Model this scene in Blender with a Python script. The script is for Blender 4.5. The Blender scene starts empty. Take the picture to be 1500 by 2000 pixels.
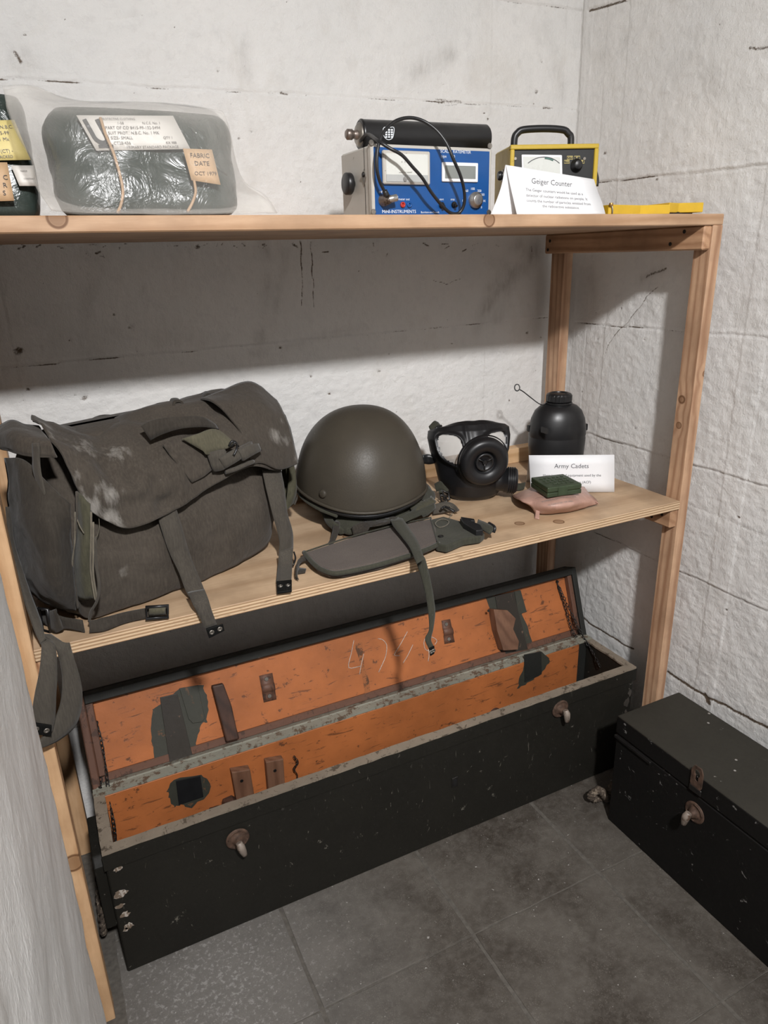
import bpy, bmesh, math, random
import numpy as np
from mathutils import Vector, Matrix, noise as mnoise
random.seed(7)
V = Vector
S = 0.857            # working units -> metres (floor slabs are 0.30 m, plywood 18 mm)
CAM = V((-1.3406, -1.1118, 1.3875))
PITCH, ROLL, YAW, FPX = -0.3477, -0.0292, 0.4490, 1381.15
# ------------------------------------------------------------------ camera
F = V((math.sin(YAW)*math.cos(PITCH), math.cos(YAW)*math.cos(PITCH), math.sin(PITCH)))
_r = V((math.cos(YAW), -math.sin(YAW), 0)); _u = _r.cross(F)
RT = _r*math.cos(ROLL) + _u*math.sin(ROLL); UP = -_r*math.sin(ROLL) + _u*math.cos(ROLL)
cd = bpy.data.cameras.new('camera'); cam = bpy.data.objects.new('camera', cd)
bpy.context.scene.collection.objects.link(cam); bpy.context.scene.camera = cam
cd.sensor_fit = 'VERTICAL'; cd.sensor_height = 24; cd.sensor_width = 18; cd.lens = 24*FPX/2000
cd.clip_start = 0.02
mw = Matrix.Identity(4)
for i in range(3):
    mw[i][0] = RT[i]; mw[i][1] = UP[i]; mw[i][2] = -F[i]; mw[i][3] = CAM[i]*S
cam.matrix_world = mw
# ------------------------------------------------------------------ light, world, exposure
sc = bpy.context.scene
w = bpy.data.worlds.new('world'); sc.world = w; w.use_nodes = True
w.node_tree.nodes['Background'].inputs[0].default_value = (0.9, 0.9, 1, 1)
w.node_tree.nodes['Background'].inputs[1].default_value = 0.05
ld = bpy.data.lights.new('ceiling_lamp_light', 'AREA'); ld.shape = 'DISK'; ld.size = 0.115; ld.energy = 25; ld.spread = math.radians(118)
ld.color = (1.0, 0.992, 0.995)
lo = bpy.data.objects.new('ceiling_lamp_light', ld); sc.collection.objects.link(lo)
LPOS = V((-1.22, -1.90, 2.45))
lo.location = LPOS*S
lo.rotation_euler = (V((-.5, .3, .0))-LPOS).to_track_quat('-Z', 'Y').to_euler()
sc.view_settings.view_transform = 'Standard'; sc.view_settings.look = 'None'
sc.view_settings.gamma = 1; sc.view_settings.use_curve_mapping = False
sc.view_settings.exposure = 0.0

# ------------------------------------------------------------------ surveying helpers (points on real planes)
def ray(px, py): return F + RT*((px-750)/FPX) - UP*((py-1000)/FPX)
def at(px, py, x=None, y=None, z=None):
    d = ray(px, py)
    t = (x-CAM.x)/d.x if x is not None else (y-CAM.y)/d.y if y is not None else (z-CAM.z)/d.z
    return CAM + d*t
def onp(px, py, p0, n):
    d = ray(px, py); return CAM + d*((V(p0)-CAM).dot(n)/d.dot(n))

# ------------------------------------------------------------------ node helpers
class NT:
    def __init__(s, name):
        s.m = bpy.data.materials.new(name); s.m.use_nodes = True
        s.t = s.m.node_tree; s.b = s.t.nodes['Principled BSDF']; s.out = s.t.nodes['Material Output']
    def n(s, typ, **k):
        o = s.t.nodes.new(typ)
        for a, v in k.items(): setattr(o, a, v)
        return o
    def put(s, sock, v):
        if isinstance(v, bpy.types.NodeSocket): s.t.links.new(v, sock)
        elif isinstance(v, tuple) and len(v) == 3 and sock.type == 'RGBA': sock.default_value = (*v, 1)
        else: sock.default_value = v
    def co(s, scale=(1, 1, 1), loc=(0, 0, 0), rot=(0, 0, 0), kind='Object'):
        c = s.n('ShaderNodeTexCoord'); m = s.n('ShaderNodeMapping')
        s.put(m.inputs[0], c.outputs[kind]); m.inputs['Location'].default_value = loc
        m.inputs['Rotation'].default_value = rot; m.inputs['Scale'].default_value = scale
        return m.outputs[0]
    def noise(s, vec, scale, detail=4, rough=.55, dist=0):
        o = s.n('ShaderNodeTexNoise'); s.put(o.inputs['Vector'], vec); o.inputs['Scale'].default_value = scale
        o.inputs['Detail'].default_value = detail; o.inputs['Roughness'].default_value = rough
        o.inputs['Distortion'].default_value = dist
        return o.outputs['Fac']
    def voro(s, vec, scale, feature='F1'):
        o = s.n('ShaderNodeTexVoronoi', feature=feature); s.put(o.inputs['Vector'], vec); o.inputs['Scale'].default_value = scale
        return o.outputs['Distance']
    def rng(s, v, a, b, c=0., d=1.):
        o = s.n('ShaderNodeMapRange'); s.put(o.inputs[0], v)
        for i, x in enumerate((a, b, c, d)): o.inputs[1+i].default_value = x
        return o.outputs[0]
    def mix(s, f, a, b, mode='MIX'):
        o = s.n('ShaderNodeMix', data_type='RGBA', blend_type=mode)
        s.put(o.inputs[0], f); s.put(o.inputs[6], a); s.put(o.inputs[7], b); return o.outputs[2]
    def math(s, op, a, b=0., c=None):
        o = s.n('ShaderNodeMath', operation=op); s.put(o.inputs[0], a); s.put(o.inputs[1], b)
        if c is not None: s.put(o.inputs[2], c)
        return o.outputs[0]
    def attr(s, name): o = s.n('ShaderNodeAttribute', attribute_name=name); return o.outputs['Fac']
    def bump(s, h, strength=.3, dist=.002):
        o = s.n('ShaderNodeBump'); s.put(o.inputs['Height'], h); o.inputs['Strength'].default_value = strength
        o.inputs['Distance'].default_value = dist; s.t.links.new(o.outputs[0], s.b.inputs['Normal'])
    def fin(s, col=None, rough=None, metal=None, **k):
        if col is not None: s.put(s.b.inputs['Base Color'], col)
        if rough is not None: s.put(s.b.inputs['Roughness'], rough)
        if metal is not None: s.put(s.b.inputs['Metallic'], metal)
        for a, v in k.items(): s.put(s.b.inputs[a.replace('_', ' ')], v)
        return s.m
def plain(name, c, rough=.5, metal=0, var=.12, scale=40, bump=0., spec=None):
    t = NT(name); v = t.co(); f = t.noise(v, scale, 5)
    c2 = tuple(x*(1-var*2) for x in c)
    col = t.mix(t.rng(f, .3, .7), c, c2)
    if bump: t.bump(f, bump, .001)
    m = t.fin(col, t.rng(f, .2, .8, max(rough-.08, 0), min(rough+.08, 1)), metal)
    if spec is not None: t.b.inputs['Specular IOR Level'].default_value = spec
    return m
def worn(name, c, chip=(.35, .33, .3), rough=.55, amount=.62, scale=30, scratch=.64, var=.3, streak=(6, 6, 1), spots=0.):
    t = NT(name); v = t.co(); big = t.noise(v, 5, 6, .6); fine = t.noise(v, 60, 6, .7)
    col = t.mix(t.rng(big, .3, .7), c, tuple(x*(1-var) for x in c))
    sv = t.co(scale=streak, rot=(.3, .2, .4)); sn = t.noise(sv, 14, 8, .65, .8)
    k_ = .905; m1 = t.rng(sn, scratch*k_, scratch*k_+.03)
    ch = t.rng(t.noise(v, scale, 8, .72), amount*k_+.02, amount*k_+.05)
    msk = t.math('MAXIMUM', t.math('MULTIPLY', m1, .8), ch)
    if spots:
        vo = t.n('ShaderNodeTexVoronoi'); t.put(vo.inputs['Vector'], v); vo.inputs['Scale'].default_value = spots
        sp = t.rng(vo.outputs['Distance'], .10, .07)
        pick = t.rng(t.noise(v, spots*.5, 2), .52, .56)
        msk = t.math('MAXIMUM', msk, t.math('MULTIPLY', sp, pick))
    col = t.mix(msk, col, chip)
    t.bump(t.math('ADD', fine, t.math('MULTIPLY', msk, -.5)), .25, .0015)
    return t.fin(col, t.rng(fine, .2, .8, rough-.1, rough+.12), 0)
def cloth(name, c, c2=None, weave=900, dust=0., rough=.95, wrinkle=.25):
    t = NT(name); v = t.co(); big = t.noise(v, 9, 5, .6); c2 = c2 or tuple(x*.72 for x in c)
    col = t.mix(t.rng(big, .3, .7), c, c2)
    sv = t.co(scale=(1, 1, .12)); th = t.noise(sv, weave*.35, 3, .7)
    col = t.mix(t.math('MULTIPLY', t.rng(th, .4, .75), .5), col, tuple(min(1, x*1.6) for x in c))
    lint = t.rng(t.noise(v, 130, 3, .8), .74, .78)
    col = t.mix(t.math('MULTIPLY', lint, .5), col, (.3, .28, .25))
    if dust:
        d = t.attr('dust'); dn = t.noise(t.co(scale=(1, 1, .35)), 60, 6, .7)
        m = t.math('MULTIPLY', t.rng(t.math('ADD', d, t.math('MULTIPLY', t.math('SUBTRACT', dn, .5), 2.6)), .25, 1.15), t.rng(d, .02, .3))
        col = t.mix(t.math('MULTIPLY', m, .60), col, (.38, .36, .33))
    wn = t.noise(v, 22, 4, .55)
    wn2 = t.noise(v, 9, 3, .5, 1.5)
    h = t.math('ADD', t.math('ADD', t.math('MULTIPLY', wn, 1.8), t.math('MULTIPLY', wn2, 3.5)), t.math('MULTIPLY', t.noise(v, weave, 2), .12))
    t.bump(h, wrinkle, .006)
    m = t.fin(col, rough, 0); t.b.inputs['Sheen Weight'].default_value = .1; t.b.inputs['Specular IOR Level'].default_value = .2
    return m
def wood(name, light, dark, axis='x', ring=26, knots=(), rough=.6, stain=.0):
    t = NT(name); sc_ = {'x': (.09, 1, 1), 'y': (1, .09, 1), 'z': (1, 1, .09)}[axis]
    v = t.co(scale=sc_); base = t.co()
    wob = t.noise(v, 5, 3)
    vv = v; kn = None
    for (kx, ky, kz, kr) in knots:
        sb = t.n('ShaderNodeVectorMath', operation='DISTANCE'); t.put(sb.inputs[0], base); sb.inputs[1].default_value = (kx, ky, kz)
        d = t.math('DIVIDE', sb.outputs['Value'], kr)
        infl = t.math('MULTIPLY', t.rng(d, 4.5, .8), .10)
        wob = t.math('ADD', wob, infl)
        core = t.math('MAXIMUM', t.math('MULTIPLY', t.rng(d, 1.05, .75), .55), t.math('MULTIPLY', t.rng(t.math('ABSOLUTE', t.math('SUBTRACT', d, 1.)), .25, .08), .9))
        kn = core if kn is None else t.math('MAXIMUM', kn, core)
    sep = t.n('ShaderNodeSeparateXYZ'); t.put(sep.inputs[0], base)
    a, b = {'x': (1, 2), 'y': (0, 2), 'z': (0, 1)}[axis]
    cx = t.math('ADD', sep.outputs[a], t.math('MULTIPLY', sep.outputs[b], 1.7))
    ph = t.math('ADD', t.math('MULTIPLY', cx, ring*6.0), t.math('MULTIPLY', wob, ring))
    g = t.math('MULTIPLY_ADD', t.math('SINE', ph), .5, .5)
    g = t.math('POWER', g, 2.2)
    fb = t.noise(v, 160, 4, .7)
    f = t.math('ADD', t.math('MULTIPLY', g, .75), t.math('MULTIPLY', t.rng(fb, .35, .7), .5))
    col = t.mix(f, light, dark)
    big = t.noise(base, 7, 4)
    col = t.mix(t.math('MULTIPLY', t.rng(big, .42, .66), .5+stain), col, tuple(x*.62 for x in dark))
    sp = t.rng(t.noise(base, 90, 4, .8), .71, .75)
    col = t.mix(t.math('MULTIPLY', sp, .5), col, (.12, .08, .05))
    if kn is not None: col = t.mix(kn, col, (.13, .055, .02))
    t.bump(f, .15, .0008)
    return t.fin(col, rough, 0)

# ------------------------------------------------------------------ mesh helpers
def cmr(P, n, closed=False):
    """Catmull-Rom resample: n samples per span. P (k,3) array"""
    P = np.asarray(P, float); k = len(P)
    if k == 2 and not closed: 
        t = np.linspace(0, 1, n+1).reshape((-1,)+(1,)*(P.ndim-1)); return P[0]*(1-t)+P[1]*t
    out = []
    spans = k if closed else k-1
    for i in range(spans):
        if closed: p0, p1, p2, p3 = P[(i-1) % k], P[i], P[(i+1) % k], P[(i+2) % k]
        else:
            p1, p2 = P[i], P[i+1]
            p0 = P[i-1] if i else 2*p1-p2
            p3 = P[i+2] if i+2 < k else 2*p2-p1
        t = np.arange(n)/n
        t = t.reshape((-1,)+(1,)*(P.ndim-1))
        out.append(.5*((2*p1)+(-p0+p2)*t+(2*p0-5*p1+4*p2-p3)*t*t+(-p0+3*p1-3*p2+p3)*t**3))
    if not closed: out.append(P[-1:])
    return np.concatenate(out)
def fnoise(p, sc, seed=0): return mnoise.noise(V((p[0]*sc+seed*7.1, p[1]*sc+seed*3.3, p[2]*sc-seed*5.7)))
class M:
    def __init__(s): s.bm = bmesh.new()
    def face(s, vs, mi=0, sm=False):
        try: f = s.bm.faces.new(vs)
        except ValueError: return None
        f.material_index = mi; f.smooth = sm; return f
    def obox(s, o, ax, ay, az, bev=0., mi=0, seg=1):
        """box from corner o with edge vectors"""
        o, ax, ay, az = V(o), V(ax), V(ay), V(az)
        if ax.cross(ay).dot(az) < 0: o, ax = o+ax, -ax
        vs = [s.bm.verts.new(o+ax*i+ay*j+az*k) for k in (0, 1) for j in (0, 1) for i in (0, 1)]
        fs = [s.face([vs[a] for a in q], mi) for q in ((0, 2, 3, 1), (4, 5, 7, 6), (0, 1, 5, 4), (2, 6, 7, 3), (0, 4, 6, 2), (1, 3, 7, 5))]
        if bev:
            es = {e for f in fs for e in f.edges}
            r = bmesh.ops.bevel(s.bm, geom=list(es), offset=bev, segments=seg, affect='EDGES', profile=.5)
            for f in r['faces']: f.material_index = mi; f.smooth = seg > 1
        return s
    def box(s, a, b, bev=0., mi=0, seg=1):
        return s.obox(a, (b[0]-a[0], 0, 0), (0, b[1]-a[1], 0), (0, 0, b[2]-a[2]), bev, mi, seg)
    def grid(s, G, mi=0, sm=True, cu=False, cv=False):
        G = np.asarray(G); nu, nv = G.shape[:2]
        vs = [[s.bm.verts.new(G[i, j]) for j in range(nv)] for i in range(nu)]
        for i in range(nu if cu else nu-1):
            for j in range(nv if cv else nv-1):
                a, b, c, d = vs[i][j], vs[(i+1) % nu][j], vs[(i+1) % nu][(j+1) % nv], vs[i][(j+1) % nv]
                s.face([a, b, c, d], mi, sm)
        return vs
    def tube(s, pts, r, seg=8, n=4, closed=False, mi=0, sm=True, smooth_path=True):
        P = cmr([tuple(p) for p in pts], n, closed) if smooth_path else np.array([tuple(p) for p in pts], float)
        k = len(P); rad = r if hasattr(r, '__len__') else [r]*k
        if hasattr(r, '__len__') and len(r) != k:
            rad = np.interp(np.linspace(0, 1, k), np.linspace(0, 1, len(r)), r)
        T = [V(P[(i+1) % k if closed else min(i+1, k-1)]-P[(i-1) % k if closed else max(i-1, 0)]).normalized() for i in range(k)]
        u = T[0].orthogonal().normalized(); G = []
        for i in range(k):
            u = (u - T[i]*u.dot(T[i])).normalized(); v = T[i].cross(u)
            G.append([tuple(V(P[i])+(u*math.cos(a)+v*math.sin(a))*rad[i]) for a in [2*math.pi*j/seg for j in range(seg)]])
        vs = s.grid(G, mi, sm, cu=closed, cv=True)
        if not closed:
            s.face(vs[0], mi); s.face(vs[-1][::-1], mi)
        return s
    def cyl(s, p0, p1, r, seg=24, mi=0, r2=None, sm=True, bev=0.):
        p0, p1 = V(p0), V(p1); d = (p1-p0).normalized(); r2 = r if r2 is None else r2
        pr = [(0, r-bev), (bev, r), ((p1-p0).length-bev, r2), ((p1-p0).length, r2-bev)] if bev else [(0, r), ((p1-p0).length, r2)]
        return s.lathe([(rr, t) for t, rr in pr], p0, d, seg, mi, sm)
    def lathe(s, prof, o, ax=(0, 0, 1), seg=32, mi=0, sm=True, xs=1., ys=1., xdir=None, caps=True, ribs=None):
        o, ax = V(o), V(ax).normalized()
        u = (V(xdir)-ax*V(xdir).dot(ax)).normalized() if xdir is not None else ax.orthogonal().normalized()
        v = ax.cross(u); G = []
        for (r, t) in prof:
            G.append([tuple(o+ax*t+u*(r*xs*math.cos(a))+v*(r*ys*math.sin(a))) for a in [2*math.pi*j/seg for j in range(seg)]])
        vs = s.grid(G, mi, sm, cv=True)
        if caps:
            s.face(vs[0][::-1], mi); s.face(vs[-1], mi)
        return s
    def prism(s, pts, vec, mi=0, bev=0., sm=False):
        vec = V(vec); a = [s.bm.verts.new(V(p)) for p in pts]; b = [s.bm.verts.new(V(p)+vec) for p in pts]; k = len(pts)
        nn = (V(pts[1])-V(pts[0])).cross(V(pts[2])-V(pts[1]))
        fs = [s.face(a, mi, sm), s.face(b[::-1], mi, sm)] + [s.face([a[i], b[i], b[(i+1) % k], a[(i+1) % k]], mi, sm) for i in range(k)]
        bmesh.ops.recalc_face_normals(s.bm, faces=[f for f in fs if f])
        if bev:
            es = {e for f in fs if f for e in f.edges}
            bmesh.ops.bevel(s.bm, geom=list(es), offset=bev, segments=2, affect='EDGES', profile=.5)
        return s
    def patch(s, C, nu=6, nv=6, th=.002, amp=0., sc=20, seed=0, mi=0, toward=None, curve=None, hem=0.):
        """bicubic cloth sheet over control grid C[i][j], with thickness"""
        C = np.array([[tuple(p) for p in row] for row in C], float)
        G = cmr(C, nu); G = np.swapaxes(cmr(np.swapaxes(G, 0, 1), nv), 0, 1)
        du = np.gradient(G, axis=0); dv = np.gradient(G, axis=1)
        N = np.cross(du, dv); N /= np.linalg.norm(N, axis=2)[:, :, None]+1e-12
        tw = np.array(tuple(toward or CAM)); c = G.reshape(-1, 3).mean(0)
        if (N.reshape(-1, 3).mean(0))@(tw-c) < 0: N = -N
        if amp:
            for i in range(G.shape[0]):
                for j in range(G.shape[1]):
                    p = G[i, j]
                    d = fnoise(p, sc, seed)+.5*fnoise(p, sc*2.3, seed+1)
                    G[i, j] = p+N[i, j]*amp*d
        if hem:
            k = 2
            G[:k] += N[:k]*hem; G[-k:] += N[-k:]*hem; G[k:-k, :k] += N[k:-k, :k]*hem; G[k:-k, -k:] += N[k:-k, -k:]*hem
        B = G-N*th
        nu_, nv_ = G.shape[:2]
        a = [[s.bm.verts.new(G[i, j]) for j in range(nv_)] for i in range(nu_)]
        b = [[s.bm.verts.new(B[i, j]) for j in range(nv_)] for i in range(nu_)]
        fs = []
        for i in range(nu_-1):
            for j in range(nv_-1):
                fs.append(s.face([a[i][j], a[i+1][j], a[i+1][j+1], a[i][j+1]], mi, True))
                fs.append(s.face([b[i][j], b[i][j+1], b[i+1][j+1], b[i+1][j]], mi, True))
        for i in range(nu_-1):
            fs.append(s.face([a[i][0], b[i][0], b[i+1][0], a[i+1][0]], mi)); fs.append(s.face([a[i][-1], a[i+1][-1], b[i+1][-1], b[i][-1]], mi))
        for j in range(nv_-1):
            fs.append(s.face([a[0][j], a[0][j+1], b[0][j+1], b[0][j]], mi)); fs.append(s.face([a[-1][j], b[-1][j], b[-1][j+1], a[-1][j+1]], mi))
        bmesh.ops.recalc_face_normals(s.bm, faces=[f for f in fs if f])
        return G
    def loft(s, rings, nu=5, nv=4, amp=0., sc=12, seed=0, mi=0, caps=True):
        C = np.array([[tuple(p) for p in r] for r in rings], float)
        G = cmr(C, nu); G = np.swapaxes(cmr(np.swapaxes(G, 0, 1), nv, True), 0, 1)
        cen = G.mean(1)[:, None, :]
        if amp:
            for i in range(G.shape[0]):
                for j in range(G.shape[1]):
                    d = G[i, j]-cen[i, 0]; d /= np.linalg.norm(d)+1e-9
                    G[i, j] += d*amp*(fnoise(G[i, j], sc, seed)+.6*fnoise(G[i, j], sc*2.7, seed+2))
        vs = s.grid(G, mi, True, cv=True)
        if caps: s.face(vs[0], mi, True); s.face(vs[-1][::-1], mi, True)
        bmesh.ops.recalc_face_normals(s.bm, faces=s.bm.faces)
        return G
    def ball(s, c, r, mi=0, sx=1, sy=1, sz=1, seg=16):
        k = seg//2
        return s.lathe([(r*math.sin(math.pi*i/k)+1e-5, -r*math.cos(math.pi*i/k)*sz) for i in range(k+1)], c, (0, 0, 1), seg, mi, True, sx, sy, (1, 0, 0))
def obj(name, mb, mats, parent=None, off=None, kind=None):
    me = bpy.data.meshes.new(name); mb.bm.to_mesh(me); mb.bm.free()
    for m in (mats if isinstance(mats, (list, tuple)) else [mats]): me.materials.append(m)
    o = bpy.data.objects.new(name, me); sc.collection.objects.link(o)
    if parent is not None:
        o.parent = parent
        if parent.type == 'EMPTY': o.location = -parent.location
    if kind: o['kind'] = kind
    return o
def thing(name, label, cat, loc=(0, 0, 0), group=None):
    o = bpy.data.objects.new(name, None); o.empty_display_size = .05; sc.collection.objects.link(o)
    o.location = loc; o['label'] = label; o['category'] = cat
    if group: o['group'] = group
    return o
def tag(o, label, cat, base=None, group=None):
    o['label'] = label; o['category'] = cat
    if group: o['group'] = group
    if base is not None:
        o.data.transform(Matrix.Translation(-V(base))); o.location = base
    return o
def lettering(lines, mat, parent, name='lettering', onto=None):
    """lines: (text, size, origin, right, up, align). flat print on a real surface"""
    mb = M()
    for (txt, size, o, r, u, al) in lines:
        cu = bpy.data.curves.new('t', 'FONT'); cu.body = txt; cu.size = size; cu.align_x = al; cu.resolution_u = 2
        ob = bpy.data.objects.new('t', cu); sc.collection.objects.link(ob)
        bpy.context.view_layer.update()
        me = bpy.data.meshes.new_from_object(ob.evaluated_get(bpy.context.evaluated_depsgraph_get()))
        r = V(r).normalized(); u = (V(u)-r*V(u).dot(r)).normalized(); n = r.cross(u); o = V(o)
        def place(p):
            if onto is None: return p
            h, nn, _i, _d = onto.ray_cast(p+n*.03, -n, .08)
            return h+n*.0004 if h is not None else p
        vs = [mb.bm.verts.new(place(o+r*v.co.x+u*v.co.y+n*.0002)) for v in me.vertices]
        for p in me.polygons: mb.face([vs[i] for i in p.vertices])
        bpy.data.objects.remove(ob); bpy.data.curves.remove(cu); bpy.data.meshes.remove(me)
    return obj(name, mb, mat, parent)

def bvh(o):
    from mathutils.bvhtree import BVHTree
    return BVHTree.FromPolygons([v.co.copy() for v in o.data.vertices], [list(p.vertices) for p in o.data.polygons])
# ------------------------------------------------------------------ materials
def paint_wall(name):
    t = NT(name); v = t.co(); st = t.attr('stain'); sm = t.attr('smudge')
    n1 = t.noise(v, 3.2, 6, .6); n2 = t.noise(v, 38, 8, .7); n3 = t.noise(v, 210, 4, .7)
    col = t.mix(t.rng(n1, .3, .7), (.80, .785, .76), (.72, .715, .70))
    col = t.mix(t.math('MULTIPLY', t.rng(n2, .52, .72), .30), col, (.56, .55, .54))
    big = t.noise(t.co(scale=(1, 1, .6)), 6.5, 6, .66, .6)
    col = t.mix(t.math('MULTIPLY', t.rng(big, .55, .75), .35), col, (.56, .52, .46))
    brk = t.math('MULTIPLY_ADD', t.math('SUBTRACT', n3, .5), 1.1, st)
    col = t.mix(t.math('MULTIPLY', t.rng(sm, 0., 1.), t.rng(t.noise(t.co(scale=(1, 1, .3)), 70, 6, .75), .25, .7)), col, (.30, .28, .255))
    col = t.mix(t.rng(brk, .3, .62), col, (.115, .085, .06))
    pit = t.rng(t.noise(v, 120, 4, .8), .73, .76)
    col = t.mix(t.math('MULTIPLY', pit, .6), col, (.25, .22, .2))
    brush = t.noise(t.co(scale=(1.0, 1.0, .25)), 150, 3, .7)
    h = t.math('ADD', t.math('MULTIPLY', n2, 1.3), t.math('MULTIPLY', n3, .5))
    h = t.math('ADD', h, t.math('MULTIPLY', brush, .35))
    t.bump(h, .65, .003)
    return t.fin(col, .5, 0, Specular_IOR_Level=.4)
MW = paint_wall('white_painted_concrete')
def slab_mat():
    t = NT('worn_concrete_slab'); v = t.co(kind='Object')
    g = t.n('ShaderNodeNewGeometry'); mp = g.outputs['Position']
    big = t.noise(mp, 5.5, 6, .62, .4); n = t.noise(mp, 60, 8, .75); fine = t.noise(mp, 300, 6, .8)
    col = t.mix(t.rng(big, .34, .64), (.122, .108, .092), (.043, .034, .026))
    oi = t.n('ShaderNodeObjectInfo')
    col = t.mix(t.math('MULTIPLY', t.math('FRACT', t.math('MULTIPLY', oi.outputs['Random'], 7.3)), .5), col, (.058, .049, .04))
    col = t.mix(t.math('MULTIPLY', t.rng(n, .45, .7), .40), col, (.17, .155, .135))
    vo = t.n('ShaderNodeTexVoronoi'); t.put(vo.inputs['Vector'], mp); vo.inputs['Scale'].default_value = 330
    ag = t.math('MULTIPLY', t.rng(vo.outputs['Distance'], .33, .22), t.rng(t.noise(mp, 28, 4, .7), .42, .62))
    col = t.mix(t.math('MULTIPLY', ag, .38), col, (.24, .22, .19))
    col = t.mix(t.math('MULTIPLY', t.rng(fine, .55, .66), .35), col, (.10, .085, .07))
    dn = t.rng(t.noise(mp, 150, 5, .8), .40, .32)
    col = t.mix(t.math('MULTIPLY', dn, .6), col, (.06, .05, .04))
    # pale paint splashes near the shelving's left foot
    sb = t.n('ShaderNodeVectorMath', operation='DISTANCE'); t.put(sb.inputs[0], mp); sb.inputs[1].default_value = (-1.24*S, -.03*S, 0)
    near = t.rng(sb.outputs['Value'], .42, .05)
    sp = t.rng(t.math('ADD', t.noise(mp, 110, 6, .75), t.math('MULTIPLY', near, .10)), .62, .70)
    col = t.mix(t.math('MULTIPLY', near, .4), col, (.30, .29, .275))
    col = t.mix(t.math('MULTIPLY', t.math('MULTIPLY', sp, near), .5), col, (.42, .41, .39))
    sp2 = t.rng(t.noise(mp, 95, 3, .6), .70, .73)
    col = t.mix(t.math('MULTIPLY', sp2, .55), col, (.6, .58, .55))
    t.bump(t.math('ADD', n, t.math('MULTIPLY', fine, .6)), .55, .002)
    return t.fin(col, t.rng(n, .3, .7, .5, .8), 0, Specular_IOR_Level=.4)
MSLAB = slab_mat()
MGROUT = plain('pale_mortar', (.125, .112, .096), .9, var=.2, scale=80, bump=.4)
PINE_L, PINE_D = (.66, .43, .265), (.44, .245, .13)
MTOP = wood('pine_board', (.53, .345, .215), (.40, .235, .13), 'x', 20, knots=[(-.585, 0, 1.441, .0105), (-1.278, 0, 1.447, .012)])
MPOSTR = wood('pine_post_grain', (.60, .385, .24), (.36, .195, .11), 'z', 34, knots=[(-.02, .03, 1.06, .011), (-.028, .03, 1.0, .007), (0, 0, 1.12, .006)])
MPOSTL = wood('pine_post_knotted', (.68, .44, .25), (.52, .30, .15), 'z', 34, knots=[(-1.43, 0, .40, .016)])
MBEAM = wood('pine_crossbeam', (.55, .33, .19), (.36, .19, .10), 'y', 24, stain=.15)
MRAIL = wood('pine_batten', (.70, .47, .27), (.55, .34, .17), 'x', 22)
MPLY = wood('plywood_face', (.57, .405, .26), (.43, .285, .17), 'x', 11, knots=[(-.44, .07, .824, .010), (-.36, .035, .824, .011), (-.80, .19, .824, .011), (-.63, .13, .824, .008)], stain=.15)
def ply_edge():
    t = NT('plywood_edge'); v = t.co(); sep = t.n('ShaderNodeSeparateXYZ'); t.put(sep.inputs[0], v)
    n = t.noise(t.co(scale=(1, 1, 1)), 14, 3)
    z = t.math('ADD', sep.outputs[2], t.math('MULTIPLY', n, .0012))
    f = t.math('MULTIPLY_ADD', t.math('SINE', t.math('MULTIPLY', t.math('SUBTRACT', z, .803), 2*math.pi/.0060)), .5, .5)
    col = t.mix(t.rng(f, .35, .65), (.62, .45, .285), (.35, .22, .12))
    g = t.rng(t.noise(t.co(scale=(.2, 1, 1)), 200, 4), .6, .7)
    col = t.mix(t.math('MULTIPLY', g, .6), col, (.2, .11, .06))
    t.bump(f, .3, .001)
    return t.fin(col, .7, 0)
MPLYE = ply_edge()
MBLACKP = plain('black_plastic', (.014, .014, .015), .38, var=.2)
MRUBBER = plain('black_rubber', (.010, .010, .0115), .40, var=.2, scale=30, bump=.06)
MDARKM = plain('dark_metal', (.045, .042, .04), .42, .7, var=.25, bump=.1)
MSTEEL = plain('dull_steel', (.38, .35, .31), .4, .85, var=.25, bump=.1)
MRUST = plain('rusty_iron', (.13, .075, .05), .75, .25, var=.35, scale=90, bump=.5)
MWHITE = plain('white_card', (.80, .80, .81), .6, var=.01)
MINK = plain('grey_ink', (.10, .10, .11), .7, var=.02)
MINKF = plain('faded_ink', (.20, .19, .18), .7, var=.05)

# ------------------------------------------------------------------ SETTING: walls
rs = np.random.RandomState(3)
def vn(U_, W_, scale, seed):
    r = np.random.RandomState(seed); g = r.rand(256, 256)
    x = U_*scale+100.3; y = W_*scale+57.7; xi = np.floor(x).astype(int); yi = np.floor(y).astype(int)
    fx = x-xi; fy = y-yi; fx = fx*fx*(3-2*fx); fy = fy*fy*(3-2*fy)
    a = g[xi % 256, yi % 256]; b = g[(xi+1) % 256, yi % 256]; c = g[xi % 256, (yi+1) % 256]; d = g[(xi+1) % 256, (yi+1) % 256]
    return (a*(1-fx)+b*fx)*(1-fy)+(c*(1-fx)+d*fx)*fy-.5
def seg_d(U_, W_, a, b):
    a = np.array(a, float); b = np.array(b, float); d = b-a; L = (d@d)+1e-12
    t = np.clip(((U_-a[0])*d[0]+(W_-a[1])*d[1])/L, 0, 1)
    return np.hypot(U_-a[0]-t*d[0], W_-a[1]-t*d[1])
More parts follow.
